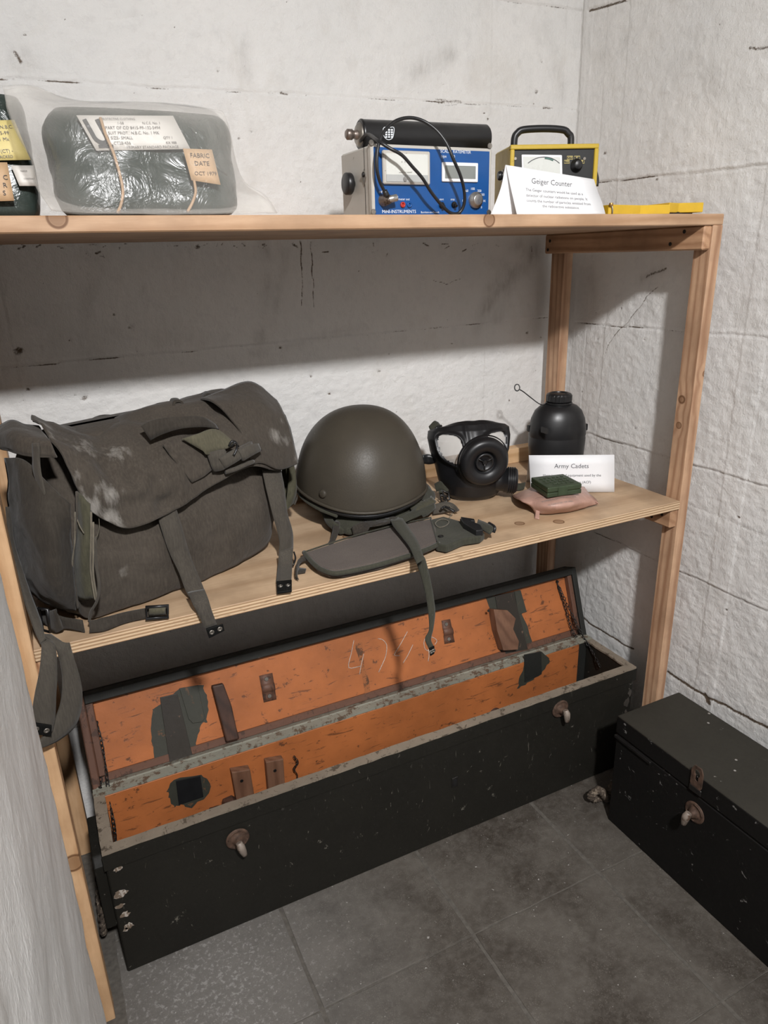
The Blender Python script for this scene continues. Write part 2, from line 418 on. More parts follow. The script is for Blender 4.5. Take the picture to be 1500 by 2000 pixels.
def wall(name, o, ud, nd, us, ws, seams, lines=(), smears=(), specks=0, rough=1., seed=0, pits=()):
    """surface grid: world = o + ud*u + z*w + nd*h ; nd points into the room"""
    us = np.array(us); ws = np.array(ws); U_, W_ = np.meshgrid(us, ws, indexing='ij')
    ud, nd, o = np.array(ud, float), np.array(nd, float), np.array(o, float)
    h = .006*vn(U_, W_, 2.3, seed)+.0022*vn(U_, W_, 9, seed+1)+rough*.0011*vn(U_, W_, 40, seed+2)+rough*.0009*vn(U_, W_, 90, seed+3)
    h += rough*.0006*vn(U_*.3, W_, 190, seed+4)
    stain = np.zeros_like(h); smudge = np.zeros_like(h)
    for (u0, w0, u1, w1, step) in seams:
        wl = w0+(U_-u0)*(w1-w0)/(u1-u0)+.0035*vn(U_, W_*0, 14, seed+9)+.0015*vn(U_, W_*0, 60, seed+8)
        msk = (U_ >= min(u0, u1)) & (U_ <= max(u0, u1))
        d = W_-wl; g = np.clip(vn(U_, W_*0, 11, seed+5)+.75, .15, 1.2)
        h += np.where(msk, -.0028*g*np.exp(-(d/.0022)**2)+step*.0011*np.tanh(d/.004)+.0010*np.exp(-((d-.006)/.004)**2), 0)
        stain = np.maximum(stain, np.where(msk, np.exp(-(d/.0017)**2)*np.clip(vn(U_, W_*0, 17, seed+6)*1.5+.34, 0, .8), 0))
    for (a, b, wd, st) in lines:
        d = seg_d(U_+.004*vn(U_, W_, 40, seed+11), W_+.004*vn(U_, W_, 40, seed+12), a, b)
        stain = np.maximum(stain, st*np.exp(-(d/wd)**2)); h -= .001*np.exp(-(d/wd)**2)
    for (a, b, wd, st) in smears:
        d = seg_d(U_+.03*vn(U_, W_, 12, seed+13), W_, a, b)
        smudge = np.maximum(smudge, st*np.exp(-(d/wd)**2)*np.clip(.6+1.1*vn(U_, W_, 25, seed+14), 0, 1))
    r = np.random.RandomState(seed+20)
    for k in range(specks):
        cu, cw = us[0]+r.rand()*(us[-1]-us[0]), ws[0]+r.rand()*(ws[-1]-ws[0]); rad = .0014+.0036*r.rand()**4
        i0, i1 = np.searchsorted(us, [cu-.03, cu+.03]); j0, j1 = np.searchsorted(ws, [cw-.03, cw+.03])
        sl = (slice(i0, i1), slice(j0, j1)); d = np.hypot((U_[sl]-cu)*(.5+r.rand()), W_[sl]-cw)
        e = np.exp(-(d/rad)**2); stain[sl] = np.maximum(stain[sl], e*(.35+.5*r.rand())); h[sl] -= .0015*e
    for (cu, cw, rad, st) in pits:
        d = np.hypot(U_-cu, (W_-cw)*1.2)*(1+.9*vn(U_, W_, 60, seed+30)); e = np.exp(-(d/rad)**2)
        stain = np.maximum(stain, e*st); h -= .003*e
    P = o[None, None]+U_[..., None]*ud+W_[..., None]*np.array([0, 0, 1.])+h[..., None]*nd
    nu, nv = len(us), len(ws)
    me = bpy.data.meshes.new(name); me.vertices.add(nu*nv); me.vertices.foreach_set('co', P.reshape(-1))
    i, j = np.meshgrid(np.arange(nu-1), np.arange(nv-1), indexing='ij'); a = (i*nv+j).ravel()
    q = np.stack([a, a+nv, a+nv+1, a+1], 1)
    if np.cross(ud, [0, 0, 1])@nd < 0: q = q[:, ::-1]
    nf = len(q); me.loops.add(nf*4); me.loops.foreach_set('vertex_index', q.ravel().astype(np.int32))
    me.polygons.add(nf); me.polygons.foreach_set('loop_start', np.arange(nf)*4)
    me.polygons.foreach_set('use_smooth', np.ones(nf, bool))
    for nm, arr in (('stain', stain), ('smudge', smudge)):
        at_ = me.attributes.new(nm, 'FLOAT', 'POINT'); at_.data.foreach_set('value', arr.ravel().astype(np.float32))
    me.update(); me.validate(); me.materials.append(MW)
    ob = bpy.data.objects.new(name, me); sc.collection.objects.link(ob); ob['kind'] = 'structure'
    return ob
def steps(*segs):
    out = []
    for (a, b, d) in segs: out += list(np.linspace(a, b, max(2, int(round((b-a)/d)))+1)[:-1])
    return out+[segs[-1][1]]
D, WX = .56, .062
def bw(px, py): p = at(px, py, y=D); return (p.x, p.z)
def rw(px, py): p = at(px, py, x=WX); return (p.y, p.z)
bl = []
for (x0, y0, x1, y1, wd, st) in [(586, 470, 589, 530, .0022, .8), (589, 530, 588, 596, .0016, .65), (606, 470, 609, 545, .0018, .8), (610, 545, 612, 600, .0014, .7),
        (846, 548, 872, 555, .0016, .6), (872, 555, 898, 545, .0016, .6), (700, 355, 716, 470, .001, .0), (915, 515, 915, 545, .0012, .6), (822, 525, 832, 575, .0014, .4),
        (440, 181, 470, 180, .0020, .6), (548, 182, 560, 184, .003, .7), (850, 196, 900, 200, .004, .5), (855, 204, 890, 206, .003, .4), (1060, 210, 1075, 211, .003, .6), (30, 104, 42, 122, .005, .6), (200, 40, 320, 24, .0015, .3)]:
    bl.append((bw(x0, y0), bw(x1, y1), wd, st))
for k in range(46):   # dirty crust right under the top shelf
    x = 330+random.random()*730 if k % 3 else random.random()*300; y = 474+random.random()**2*26
    bl.append((bw(x, y), bw(x+random.uniform(-14, 14), y+random.uniform(-1, 7)), .0012+random.random()*.0018, .35+random.random()*.45))
bs = [(bw(1045, 490), bw(985, 560), .028, .8), (bw(985, 560), bw(935, 640), .022, .75), (bw(1010, 480), bw(965, 560), .02, .6), (bw(1000, 560), bw(975, 620), .02, .55), (bw(522, 470), bw(512, 660), .018, .55), (bw(560, 490), bw(535, 660), .012, .45),
      (bw(180, 480), bw(175, 690), .03, .35), (bw(795, 150), bw(880, 105), .02, .5), (bw(470, 90), bw(480, 170), .02, .3), (bw(1060, 60), bw(1095, 190), .02, .35), (bw(30, 110), bw(60, 130), .02, .5),
      (bw(500, 690), bw(700, 640), .012, .3), (bw(0, 640), bw(380, 660), .05, .22), (bw(520, 500), bw(540, 640), .05, .22)]
wb = wall('wall_back', (0, D, 0), (1, 0, 0), (0, -1, 0), steps((-1.56, -1.42, .02), (-1.42, .085, .0028)), steps((0, .30, .02), (.30, 2.0, .0029), (2.0, 3.07, .04)),
     [(*bw(0, 720), *bw(1075, 620), 1), (*bw(-80, 150), *bw(1125, 215), -1), (-1.56, .62, .09, .60, 1), (-1.56, .30, .09, .32, 1), (*bw(960, 0), *bw(1140, 22), 1)],
     bl, bs, 620, 1.25, 11, pits=[(*bw(38, 684), .009, .8), (*bw(55, 760), .007, .6), (*bw(165, 777), .008, .6), (*bw(1030, 650), .007, .7), (*bw(254, 639), .007, .5), (*bw(1048, 180), .006, .6), (*bw(1058, 120), .006, .5)])
rl = [(rw(1160, 870-120), rw(1200, 560-0), .0, .0)]
rl = []
cr = [(1185, 690), (1192, 668), (1215, 640), (1242, 608), (1262, 580), (1285, 560)]
for a, b in zip(cr, cr[1:]): rl.append((rw(*a), rw(*b), .0015, .7))
cr = [(1140, 1208), (1152, 1220), (1172, 1232), (1195, 1245), (1215, 1258), (1236, 1268)]
for a, b in zip(cr, cr[1:]): rl.append((rw(*a), rw(*b), .0035, .85))
cr = [(1302, 1312), (1335, 1335), (1372, 1358), (1390, 1366), (1440, 1392), (1500, 1424)]
for a, b in zip(cr, cr[1:]): rl.append((rw(*a), rw(*b), .0045, .85))
rl += [(rw(1376, 1358), rw(1382, 1372), .008, .9), (rw(1464, 96), rw(1500, 92), .004, .6), (rw(1152, 22), rw(1222, 2), .003, .8), (rw(1345, 985), rw(1500, 1050), .0028, .35), (rw(1262, 540), rw(1300, 524), .004, .6)]
rsm = [(rw(1290, 200), rw(1280, 330), .03, .25), (rw(1360, 120), rw(1450, 200), .05, .3), (rw(1340, 1120), rw(1450, 1180), .03, .35), (rw(1390, 1060), rw(1420, 1120), .03, .3), (rw(1180, 110), rw(1240, 60), .02, .25),
       (rw(1370, 1290), rw(1440, 1310), .03, .3), (rw(1250, 545), rw(1300, 525), .01, .5), (rw(1150, 540), rw(1160, 700), .012, .2), (rw(1460, 560), rw(1480, 800), .03, .22)]
wr = wall('wall_right', (WX, 0, 0), (0, 1, 0), (-1, 0, 0), steps((-3.2, -.75, .03), (-.75, D+.005, .0029)), steps((0, .05, .02), (.05, 2.0, .0031), (2.0, 3.07, .04)),
     [(*rw(1165, 357), *rw(1500, 322), 1), (*rw(1122, 630), *rw(1500, 660), -1), (*rw(1150, 20), *rw(1232, 0), 1), (-.7, .60, .55, .60, 1), (-.7, .88, .55, .89, 1)],
     rl, rsm, 330, 1.5, 41, pits=[(*rw(1180, 300), .006, .6), (*rw(1168, 662), .007, .5)])
# left wall: bulges towards the room in front of the shelving, leaving a dark gap beside the post
def left_wall():
    mb = M(); ys = steps((-3.2, -.9, .1), (-.9, .0, .012), (0, D, .028)); zs = steps((0, 1.15, .012), (1.15, 3.07, .05)); G = []
    for y in ys:
        b = 0.0405*max(0, min(1, (-y-.09)/.21)) if y < 0 else 0
        b = b*b*(3-2*b/.0405)/.0405 if b else 0
        row = []
        for z in zs:
            p = V((0, y, z)); r = .003*mnoise.noise(p*7)+.0012*mnoise.noise(p*33)
            rgh = max(0, min(1, (-.78-y)/.1)); r += rgh*(.006*mnoise.noise(p*60)+.006)
            row.append((-1.4525+b+r, y, z))
        G.append(row)
    mb.grid(G, 0, True); bmesh.ops.reverse_faces(mb.bm, faces=mb.bm.faces); return mb
o = obj('wall_left', left_wall(), MW, kind='structure')
MDIM = plain('unpainted_concrete', (.44, .37, .31), .9, var=.1, scale=8)
mb = M(); mb.box((-1.46, -3.23, 0), (.08, -3.2, 3.1)); obj('wall_front', mb, MDIM, kind='structure')
mb = M(); mb.box((-1.46, -3.2, 3.07), (.08, D, 3.1)); obj('ceiling', mb, MDIM, kind='structure')
# floor: mortar bed + slabs
mb = M(); mb.box((-1.46, -3.2, -.05), (.08, D, -.0012)); floor = obj('floor', mb, MGROUT, kind='structure')
sm_me = []
for k in range(4):
    m_ = M(); r = random.Random(k); g = .0035; n_ = 9
    pts = []
    for side in range(4):
        for i in range(n_):
            t = i/n_; w_ = r.uniform(-.0012, .0012)
            a = .175-g+w_
            pts.append({0: (-.175+g+t*(.35-2*g), -a), 1: (a, -.175+g+t*(.35-2*g)), 2: (.175-g-t*(.35-2*g), a), 3: (-a, .175-g-t*(.35-2*g))}[side])
    m_.prism([(x, y, -.03) for x, y in pts], (0, 0, .03), bev=.0015)
    me = bpy.data.meshes.new('slab'); m_.bm.to_mesh(me); m_.bm.free(); me.materials.append(MSLAB); sm_me.append(me)
for iy in range(-9, 3):
    for ix in range(5):
        so = bpy.data.objects.new('slab', sm_me[random.randrange(4)]); sc.collection.objects.link(so); so.parent = floor
        so.location = (-1.228+.351*ix if ix < 4 else -1.228+.351*4, .003+.345*iy if True else 0, random.uniform(-.0008, .0006))
        so.rotation_euler = (0, 0, random.choice((0, math.pi/2, math.pi, 1.5*math.pi)))
# ------------------------------------------------------------------ SHELVING
sh = thing('shelving_unit', 'unpainted pine shelving unit with board top and plywood lower shelf against the back wall', 'shelf', (-.72, .02, 0))
def bx(name, a, b, mat, bev=.0015, parent=sh): mb = M(); mb.box(a, b, bev); return obj(name, mb, mat, parent)
bx('post', (-.028, 0, 0), (0, .045, 1.428), MPOSTR); bx('post', (-.028, .465, 0), (.002, .518, 1.428), MPOSTR)
bx('post', (-1.4475, 0, 0), (-1.419, .045, 1.428), MPOSTL); bx('post', (-1.4475, .465, 0), (-1.419, .518, 1.428), MPOSTL)
bx('crossbeam', (-.050, .003, 1.380), (-.028, .521, 1.428), MBEAM, .003); bx('crossbeam', (-1.419, .003, 1.380), (-1.397, .521, 1.428), MBEAM, .003)
bx('crossbeam', (-.050, .003, .757), (-.028, .50, .803), MBEAM, .003); bx('crossbeam', (-1.419, .003, .757), (-1.397, .50, .803), MBEAM, .003)
bx('top_board', (-1.4475, 0, 1.428), (0, .545, 1.450), MTOP, .002)
def ply():
    mb = M(); mb.box((-1.4185, -.001, .803), (-.0285, .50, .824), .0012)
    for f in mb.bm.faces: f.material_index = 0 if abs(f.normal.z) > .7 else 1
    return mb
mb = ply(); mb.bm.normal_update()
for f in mb.bm.faces: f.material_index = 0 if abs(f.normal.z) > .7 else 1
obj('plywood_shelf', mb, [MPLY, MPLYE], sh)
bx('batten', (-1.40, .465, .824), (-.09, .500, .866), MRAIL)
for (x, y, z) in [(-.0505, .055, 1.418), (-.0505, .09, 1.394), (-.0505, .50, 1.412), (-.0505, .507, 1.39), (-.0505, .03, .785), (-.0505, .06, .770)]:
    mb = M(); mb.cyl((x, y, z), (x+.002, y, z), .0042, 12); obj('screw', mb, MDARKM, sh)

# ------------------------------------------------------------------ LARGE CHEST (open)
MGREEN = worn('black_green_paint', (.0135, .0122, .0092), (.12, .11, .09), .6, .69, 24, .725, streak=(9, 3, 2.2))
MGREEN2 = worn('black_green_paint_inside', (.014, .0145, .012), (.09, .075, .06), .65, .72, 24, .74)
MORANGE = worn('orange_varnished_board', (.47, .150, .045), (.13, .048, .02), .5, .655, 38, .665, var=.42, streak=(1.2, 8, 8))
MRIM = worn('dirty_edge_paint', (.25, .205, .155), (.085, .065, .045), .75, .60, 34, .66, var=.35)
MBROWN = worn('brown_stained_edge', (.135, .062, .038), (.06, .03, .02), .6, .6, 30, .66)
MHINGE = worn('grey_green_hinge_strip', (.27, .265, .215), (.11, .075, .05), .65, .585, 44, .64, var=.3)
MBLOCK = wood('brown_wood_block', (.20, .10, .058), (.12, .055, .03), 'z', 30)
MBLOCKD = wood('dark_wood_block', (.07, .03, .018), (.035, .016, .01), 'z', 30)
MCHALK = plain('white_chalk', (.62, .50, .42), .95, var=.25, scale=200)
MCHIP = worn('bare_chipped_wood', (.19, .14, .10), (.5, .45, .4), .8, .58, 60, .6)
for m_ in (MGREEN,): m_.node_tree.nodes['Principled BSDF'].inputs['Specular IOR Level'].default_value = .3
CX0, CX1, CY0, CY1, CH, CT = -1.385, -.020, .088, .278, .320, .018
ch = thing('open_chest', 'long dark green chest under the shelf, lid open on an orange interior', 'chest', (-.70, .18, 0))
def cb(name, a, b, mat, bev=.002, parent=ch): mb = M(); mb.box(a, b, bev); return obj(name, mb, mat, parent)
fb = cb('front_board', (CX0, CY0, 0), (CX1, CY0+CT, CH-.004), MGREEN, .003)
cb('back_board', (CX0, CY1-CT, .0), (CX1, CY1, CH-.004), MGREEN2)
cb('end_board', (CX0, CY0+CT, .0), (CX0+CT, CY1-CT, CH-.004), MGREEN); cb('end_board', (CX1-CT, CY0+CT, 0), (CX1, CY1-CT, CH-.004), MGREEN)
cb('bottom_board', (CX0+CT, CY0+CT, .004), (CX1-CT, CY1-CT, .018), MGREEN2)
def rough_strip(a, b, n, ampl, seed):
    """bar with slightly knocked-about edges"""
    mb = M(); mb.box(a, b); bm = mb.bm
    L = b[0]-a[0] > b[1]-a[1]
    es = [e for e in bm.edges if abs((e.verts[0].co-e.verts[1].co)[0 if L else 1]) > .01]
    bmesh.ops.subdivide_edges(bm, edges=es, cuts=n)
    for v in bm.verts: v.co += V((mnoise.noise(v.co*40+V((seed, 0, 0))), mnoise.noise(v.co*40+V((0, seed, 3))), mnoise.noise(v.co*40+V((5, 0, seed)))))*ampl
    return mb
obj('rim_front', rough_strip((CX0-.002, CY0-.003, CH-.004), (CX1+.002, CY0+CT+.001, CH+.001), 120, .0012, 1), MRIM, ch)
obj('rim_end', rough_strip((CX0-.002, CY0+CT+.001, CH-.004), (CX0+CT+.003, CY1-.006, CH+.001), 30, .0012, 2), MRIM, ch)
obj('rim_end', rough_strip((CX1-CT-.003, CY0+CT+.001, CH-.004), (CX1+.002, CY1-.006, CH+.001), 30, .0012, 3), MRIM, ch)
obj('lip_moulding', rough_strip((CX0-.003, CY0-.0045, CH-.040), (CX1+.003, CY0-.0005, CH-.0045), 100, .0007, 4), MGREEN, ch)
# orange lining on the inside of the back board
LY = CY1-CT
xr = at(1128, 1300, y=LY-.003).x
cb('lining_board', (CX0+CT+.001, LY-.0035, .020), (xr, LY, CH-.005), MORANGE, .0006)
o = cb('lining_board', (CX0+CT, CY0+CT+.001, .020), (CX0+CT+.003, LY-.004, CH-.006), MGREEN2, .0006)
obj('hinge_strip', rough_strip((CX0-.001, LY-.003, CH-.0035), (CX1, CY1+.001, CH+.004), 140, .0011, 6), MHINGE, ch)
# worn chips at the corners of the front
for k, (px, py, w_, h_) in enumerate([(228, 1745, 20, 14), (226, 1770, 16, 8), (236, 1786, 14, 12), (244, 1808, 14, 12), (238, 1815, 10, 7), (222, 1698, 14, 8)]):
    c = at(px+8, py, y=CY0-.0004); r = random.Random(k); n_ = 14
    pts = [c+V((math.cos(a)*w_*.00075*r.uniform(.5, 1.1), 0, math.sin(a)*h_*.0008*r.uniform(.5, 1.1))) for a in [2*math.pi*i/n_ for i in range(n_)]]
    pts = [p if p.x > CX0+.001 else V((CX0+.001, p.y, p.z)) for p in pts]
    mb = M(); mb.prism(pts, (0, -.0006, 0)); obj('paint_chip', mb, MCHIP, fb)
for k, (px, py, s_) in enumerate([(1234, 1352, 1), (1228, 1372, 1.3), (1230, 1430, 1.2), (1226, 1392, .8)]):
    c = at(px-4, py, y=CY0-.0004); r = random.Random(k+9); n_ = 12
    mb = M(); mb.prism([c+V((math.cos(a)*.008*s_*r.uniform(.5, 1.1), 0, math.sin(a)*.014*s_*r.uniform(.5, 1.1))) for a in [2*math.pi*i/n_ for i in range(n_)]], (0, -.0006, 0)); obj('paint_chip', mb, MSTEEL, fb)
# lid: tray leaning back
TL = math.radians(19.3); LE = V((0, math.sin(TL), math.cos(TL))); LN = V((0, -math.cos(TL), math.sin(TL)))
HP = V((0, .280, .3215)); LH = .205; LD = .050
lid = None
def lbox(name, x0, x1, e0, e1, n0, n1, mat, parent, bev=.002):
    """box in lid space: x, e up the lid, n out of the lid (rim plane n=0, board at n=-LD)"""
    mb = M(); mb.obox(HP+V((x0, 0, 0))+LE*e0+LN*n0, (x1-x0, 0, 0), LE*(e1-e0), LN*(n1-n0), bev); return obj(name, mb, mat, parent)
lid = lbox('lid', CX0, CX1, 0, LH, -LD, -LD+.014, MGREEN2, ch)
ND = -.020
lbox('lid_panel', CX0+.032, CX1-.030, .022, LH-.020, -LD+.014, ND, MORANGE, lid, .001)
lbox('lid_rim', CX0+.016, CX1-.016, .004, .022, -LD+.014, ND+.003, MBROWN, lid)
lbox('hinge_strip', CX0+.006, CX1-.006, -.001, .0045, -LD+.014, .003, MHINGE, lid)
lbox('lid_rim', CX0+.016, CX0+.032, .022, LH-.020, -LD+.014, -.004, MBROWN, lid)
lbox('lid_rim', CX1-.030, CX1-.016, .022, LH-.020, -LD+.014, -.004, MBROWN, lid)
lbox('lid_side', CX0, CX0+.016, .0, LH, -LD+.014, .002, MBROWN, lid); lbox('lid_side', CX1-.016, CX1, .0, LH, -LD+.014, .002, MGREEN2, lid)
lbox('lid_side', CX0+.016, CX1-.016, LH-.020, LH, -LD+.014, .002, MGREEN2, lid)
LP0 = HP+LN*ND
def lp(px, py, n=0.): return onp(px, py, LP0+LN*n, LN)
def bl_(px, py, n=0.): return at(px, py, y=LY-.0035-n)
def pm_l(name, pts, h, mat, parent, n=0., bev=.0008): mb = M(); mb.prism([lp(x, y, n) for x, y in pts], LN*h, bev=bev); return obj(name, mb, mat, parent)
def pm_b(name, pts, h, mat, parent, n=0., bev=.0008): mb = M(); mb.prism([bl_(x, y, n) for x, y in pts], V((0, -h, 0)), bev=bev); return obj(name, mb, mat, parent)
def ragged(pts, k=5, a=3., seed=1):
    r = random.Random(seed); out = []
    for i, (x, y) in enumerate(pts):
        x2, y2 = pts[(i+1) % len(pts)]
        for j in range(k):
            t = j/k; out.append((x+(x2-x)*t+r.uniform(-a, a), y+(y2-y)*t+r.uniform(-a, a)*.6))
    return out
MSPILL = worn('dark_green_overpaint', (.042, .042, .031), (.12, .06, .03), .6, .68, 30, .7)
MSTRAP = worn('strap_hinge_paint', (.030, .024, .018), (.12, .075, .05), .5, .68, 60, .72)
pm_l('overpaint', ragged([(310, 1378), (296, 1388), (294, 1430), (300, 1478), (318, 1498), (332, 1506), (378, 1494), (386, 1440), (392, 1412), (405, 1412), (406, 1370), (396, 1338), (350, 1345)], 5, 2.5, 3), .0006, MSPILL, lid, 0, 0)
pm_l('strap_hinge', [(312, 1362), (346, 1354), (382, 1500), (334, 1510)], .0035, MSTRAP, lid)
pm_l('strap_plate', [(350, 1344), (386, 1338), (400, 1402), (394, 1410), (376, 1412), (368, 1404)], .0030, MSPILL, lid, .0005)
pm_l('overpaint', ragged([(950, 1168), (1016, 1153), (1020, 1200), (1042, 1262), (1030, 1272), (980, 1278)], 5, 2.5, 4), .0006, MSPILL, lid, 0, 0)
pm_l('strap_hinge', [(966, 1163), (1002, 1156), (1030, 1268), (986, 1277)], .0035, MSTRAP, lid)
pm_l('strap_plate', [(1004, 1155), (1016, 1153), (1028, 1195), (1012, 1200)], .0030, MSPILL, lid, .0005)
# carved wooden holding blocks
mb = M(); q = [lp(412, 1338), lp(434, 1333), lp(452, 1380), lp(468, 1434), lp(452, 1446), lp(438, 1444), lp(424, 1400)]
mb.prism([q[0], q[1], q[1]+(q[6]-q[1])*.0+LN*.0, q[2]+LN*.0][:2]+[lp(466, 1440), lp(444, 1446)], LN*.012, bev=.002)
mb.prism([lp(434, 1333, .012), lp(412, 1338, .012), lp(428, 1400, .012), lp(440, 1446, .012), lp(464, 1440, .012), lp(450, 1376, .012)], LN*.016, bev=.003)
obj('holding_block', mb, MBLOCKD, lid)
mb = M(); mb.prism([lp(953, 1188, .0), lp(980, 1190), lp(996, 1206), lp(991, 1226), lp(1002, 1250), lp(1000, 1266), lp(972, 1268), lp(960, 1230)], LN*.030, bev=.002)
blk = obj('holding_block', mb, MBLOCK, lid); blk['label'] = 'lighter brown curved block'
for c_, n_, pr in (((956, 1196), .030, blk),):
    p = lp(c_[0]-2, c_[1]-3, n_); mb = M(); mb.cyl(p-LN*.001, p+LN*.0008, .0035, 12); obj('screw_hole', mb, MDARKM, pr)
def clip(pts, screws):
    c = sum((lp(*p) for p in pts), V())/4
    a, b, c2, d = [lp(*p) for p in pts]
    mb = M(); row = []
    for t, h in ((0, .001), (.32, .001), (.40, .006), (.60, .006), (.68, .001), (1, .001)):
        row.append([a+(d-a)*t+LN*h, b+(c2-b)*t+LN*h])
    mb.patch(row, 2, 2, .0012, toward=CAM)
    o_ = obj('spring_clip', mb, MBROWN, lid)
    for s_ in screws:
        p = lp(*s_); mb = M(); mb.cyl(p+LN*.001, p+LN*.003, .0052, 16, bev=.0006); sc_ = obj('screw', mb, MSTEEL, o_)
clip([(506, 1320), (532, 1314), (540, 1366), (515, 1372)], [(520, 1326), (526, 1359)])
clip([(862, 1212), (879, 1209), (888, 1254), (868, 1258)], [(871, 1219), (876, 1248)])
# dark drip stain and chalked number
pm_l('dark_stain', ragged([(694, 1256), (706, 1254), (712, 1300), (722, 1340), (730, 1372), (714, 1376), (712, 1340), (702, 1300)], 4, 1.6, 5), .0003, worn('dark_stain', (.11, .045, .018), (.3, .1, .03), .6, .52, 60, .6), lid, 0, 0)
def chalk(strokes):
    mb = M()
    for s_ in strokes:
        pts = [lp(640+x/2.344, 1080+y/2.344, .0006) for x, y in s_]
        mb.tube(pts, .0011, 5, 3)
    return mb
for st_ in [[(120, 400), (108, 460), (96, 525), (150, 518)], [(165, 462), (152, 520), (146, 556)], [(230, 392), (252, 398), (270, 422), (266, 470), (250, 510), (233, 546)], [(365, 360), (332, 420), (305, 466), (330, 470)],
    [(390, 420), (366, 470), (345, 504)], [(440, 410), (446, 392), (462, 384), (484, 388), (500, 402), (490, 420)], [(462, 440), (464, 470), (460, 496)], [(440, 410), (446, 440), (470, 452)]]:
    obj('chalk_stroke', chalk([st_]), MCHALK, lid)
# back lining fittings
pm_b('overpaint', ragged([(338, 1522), (394, 1512), (412, 1530), (404, 1556), (372, 1578), (352, 1570), (340, 1578), (332, 1560), (326, 1545)], 4, 3, 6), .0004, MSPILL, ch, 0, 0)
pm_b('hinge_leaf', [(343, 1524), (391, 1514), (397, 1555), (349, 1571)], .003, MBLACKP, ch)
pm_b('overpaint', ragged([(1024, 1280), (1058, 1272), (1072, 1284), (1070, 1300), (1052, 1322), (1030, 1334), (1008, 1346), (1018, 1320)], 4, 3, 7), .0004, MSPILL, ch, 0, 0)
pm_b('hinge_leaf', [(1024, 1278), (1056, 1272), (1057, 1316), (1024, 1332)], .003, MGREEN2, ch)
o_ = pm_b('holding_block', [(448, 1499), (484, 1493), (500, 1590), (464, 1590)], .020, MBLOCK, ch, bev=.002)
p = bl_(472, 1525, .020); mb = M(); mb.cyl(p, p+V((0, -.001, 0)), .004, 12); obj('screw_hole', mb, MDARKM, o_)
o_ = pm_b('holding_block', [(515, 1480), (549, 1474), (556, 1580), (524, 1580)], .018, MBLOCK, ch, bev=.002)
p = bl_(537, 1505, .018); mb = M(); mb.cyl(p, p+V((0, -.001, 0)), .004, 12); obj('screw_hole', mb, MDARKM, o_)
pm_b('holding_block', [(408, 1577), (432, 1571), (434, 1560), (452, 1552), (460, 1556), (462, 1600), (410, 1600)], .020, MBLOCKD, ch, bev=.002)
mb = M(); c = bl_(966, 1392, .006); mb.lathe([(.016, 0), (.018, .006), (.012, .012)], c, (0, -1, 0), 16); obj('catch', mb, MBLOCKD, ch)
def chain(pts, r=.0052, wr=.0012, name='chain'):
    P = cmr([tuple(p) for p in pts], 40); L = np.concatenate([[0], np.cumsum(np.linalg.norm(np.diff(P, axis=0), axis=1))])
    mb = M(); s_ = 0; k = 0
    while s_ < L[-1]-r:
        a = V([np.interp(s_, L, P[:, i]) for i in range(3)]); b = V([np.interp(s_+r*2.2, L, P[:, i]) for i in range(3)])
        t = (b-a).normalized(); u = t.orthogonal().normalized(); v = t.cross(u)
        if k % 2: u, v = v, u
        ang = k*.35; u2 = u*math.cos(ang)+v*math.sin(ang)
        c = (a+b)/2; h = r*1.25; q_ = r*.5
        mb.tube([c+t*h, c+t*h*.6+u2*q_, c-t*h*.6+u2*q_, c-t*h, c-t*h*.6-u2*q_, c+t*h*.6-u2*q_], wr, 5, 2, True)
        s_ += r*2.0; k += 1
    return mb
o_ = obj('chain', chain([lp(189, 1414, .004), lp(193, 1470, .006), lp(197, 1530, .010), HP+V((at(200, 1560, y=.27).x, -.012, .012))]), MDARKM, ch)
obj('chain', chain([lp(190, 1418, .006), lp(204, 1480, .02), at(213, 1555, y=.265), at(222, 1610, y=.235), at(227, 1648, y=.225)]), MDARKM, ch)
obj('chain', chain([lp(1088, 1138, .004), lp(1100, 1175, .008), lp(1118, 1232, .016), HP+V((at(1125, 1240, y=.27).x, -.012, .014))]), MDARKM, ch)
obj('chain', chain([lp(1089, 1140, .006), lp(1112, 1190, .02), at(1140, 1245, y=.262), at(1158, 1275, y=.225), at(1172, 1302, y=.185)]), MDARKM, ch)
for px, py in ((188, 1411), (1087, 1136)):
    p = lp(px, py); mb = M(); mb.cyl(p, p+LN*.006, .0045, 12, bev=.001); obj('screw', mb, MDARKM, lid)
o_ = obj('chain', chain([at(574, 1477, y=.245), at(582, 1490, y=.242), at(574, 1502, y=.243), at(581, 1515, y=.243), at(578, 1542, y=.243)], .004, .001), MDARKM, ch)
mb = M(); mb.patch([[at(279, 1634, y=.245), at(309, 1625, y=.245)], [at(281, 1660, y=.243), at(313, 1652, y=.243)]], 3, 3, .0008); obj('paper_scrap', mb, MWHITE, ch)
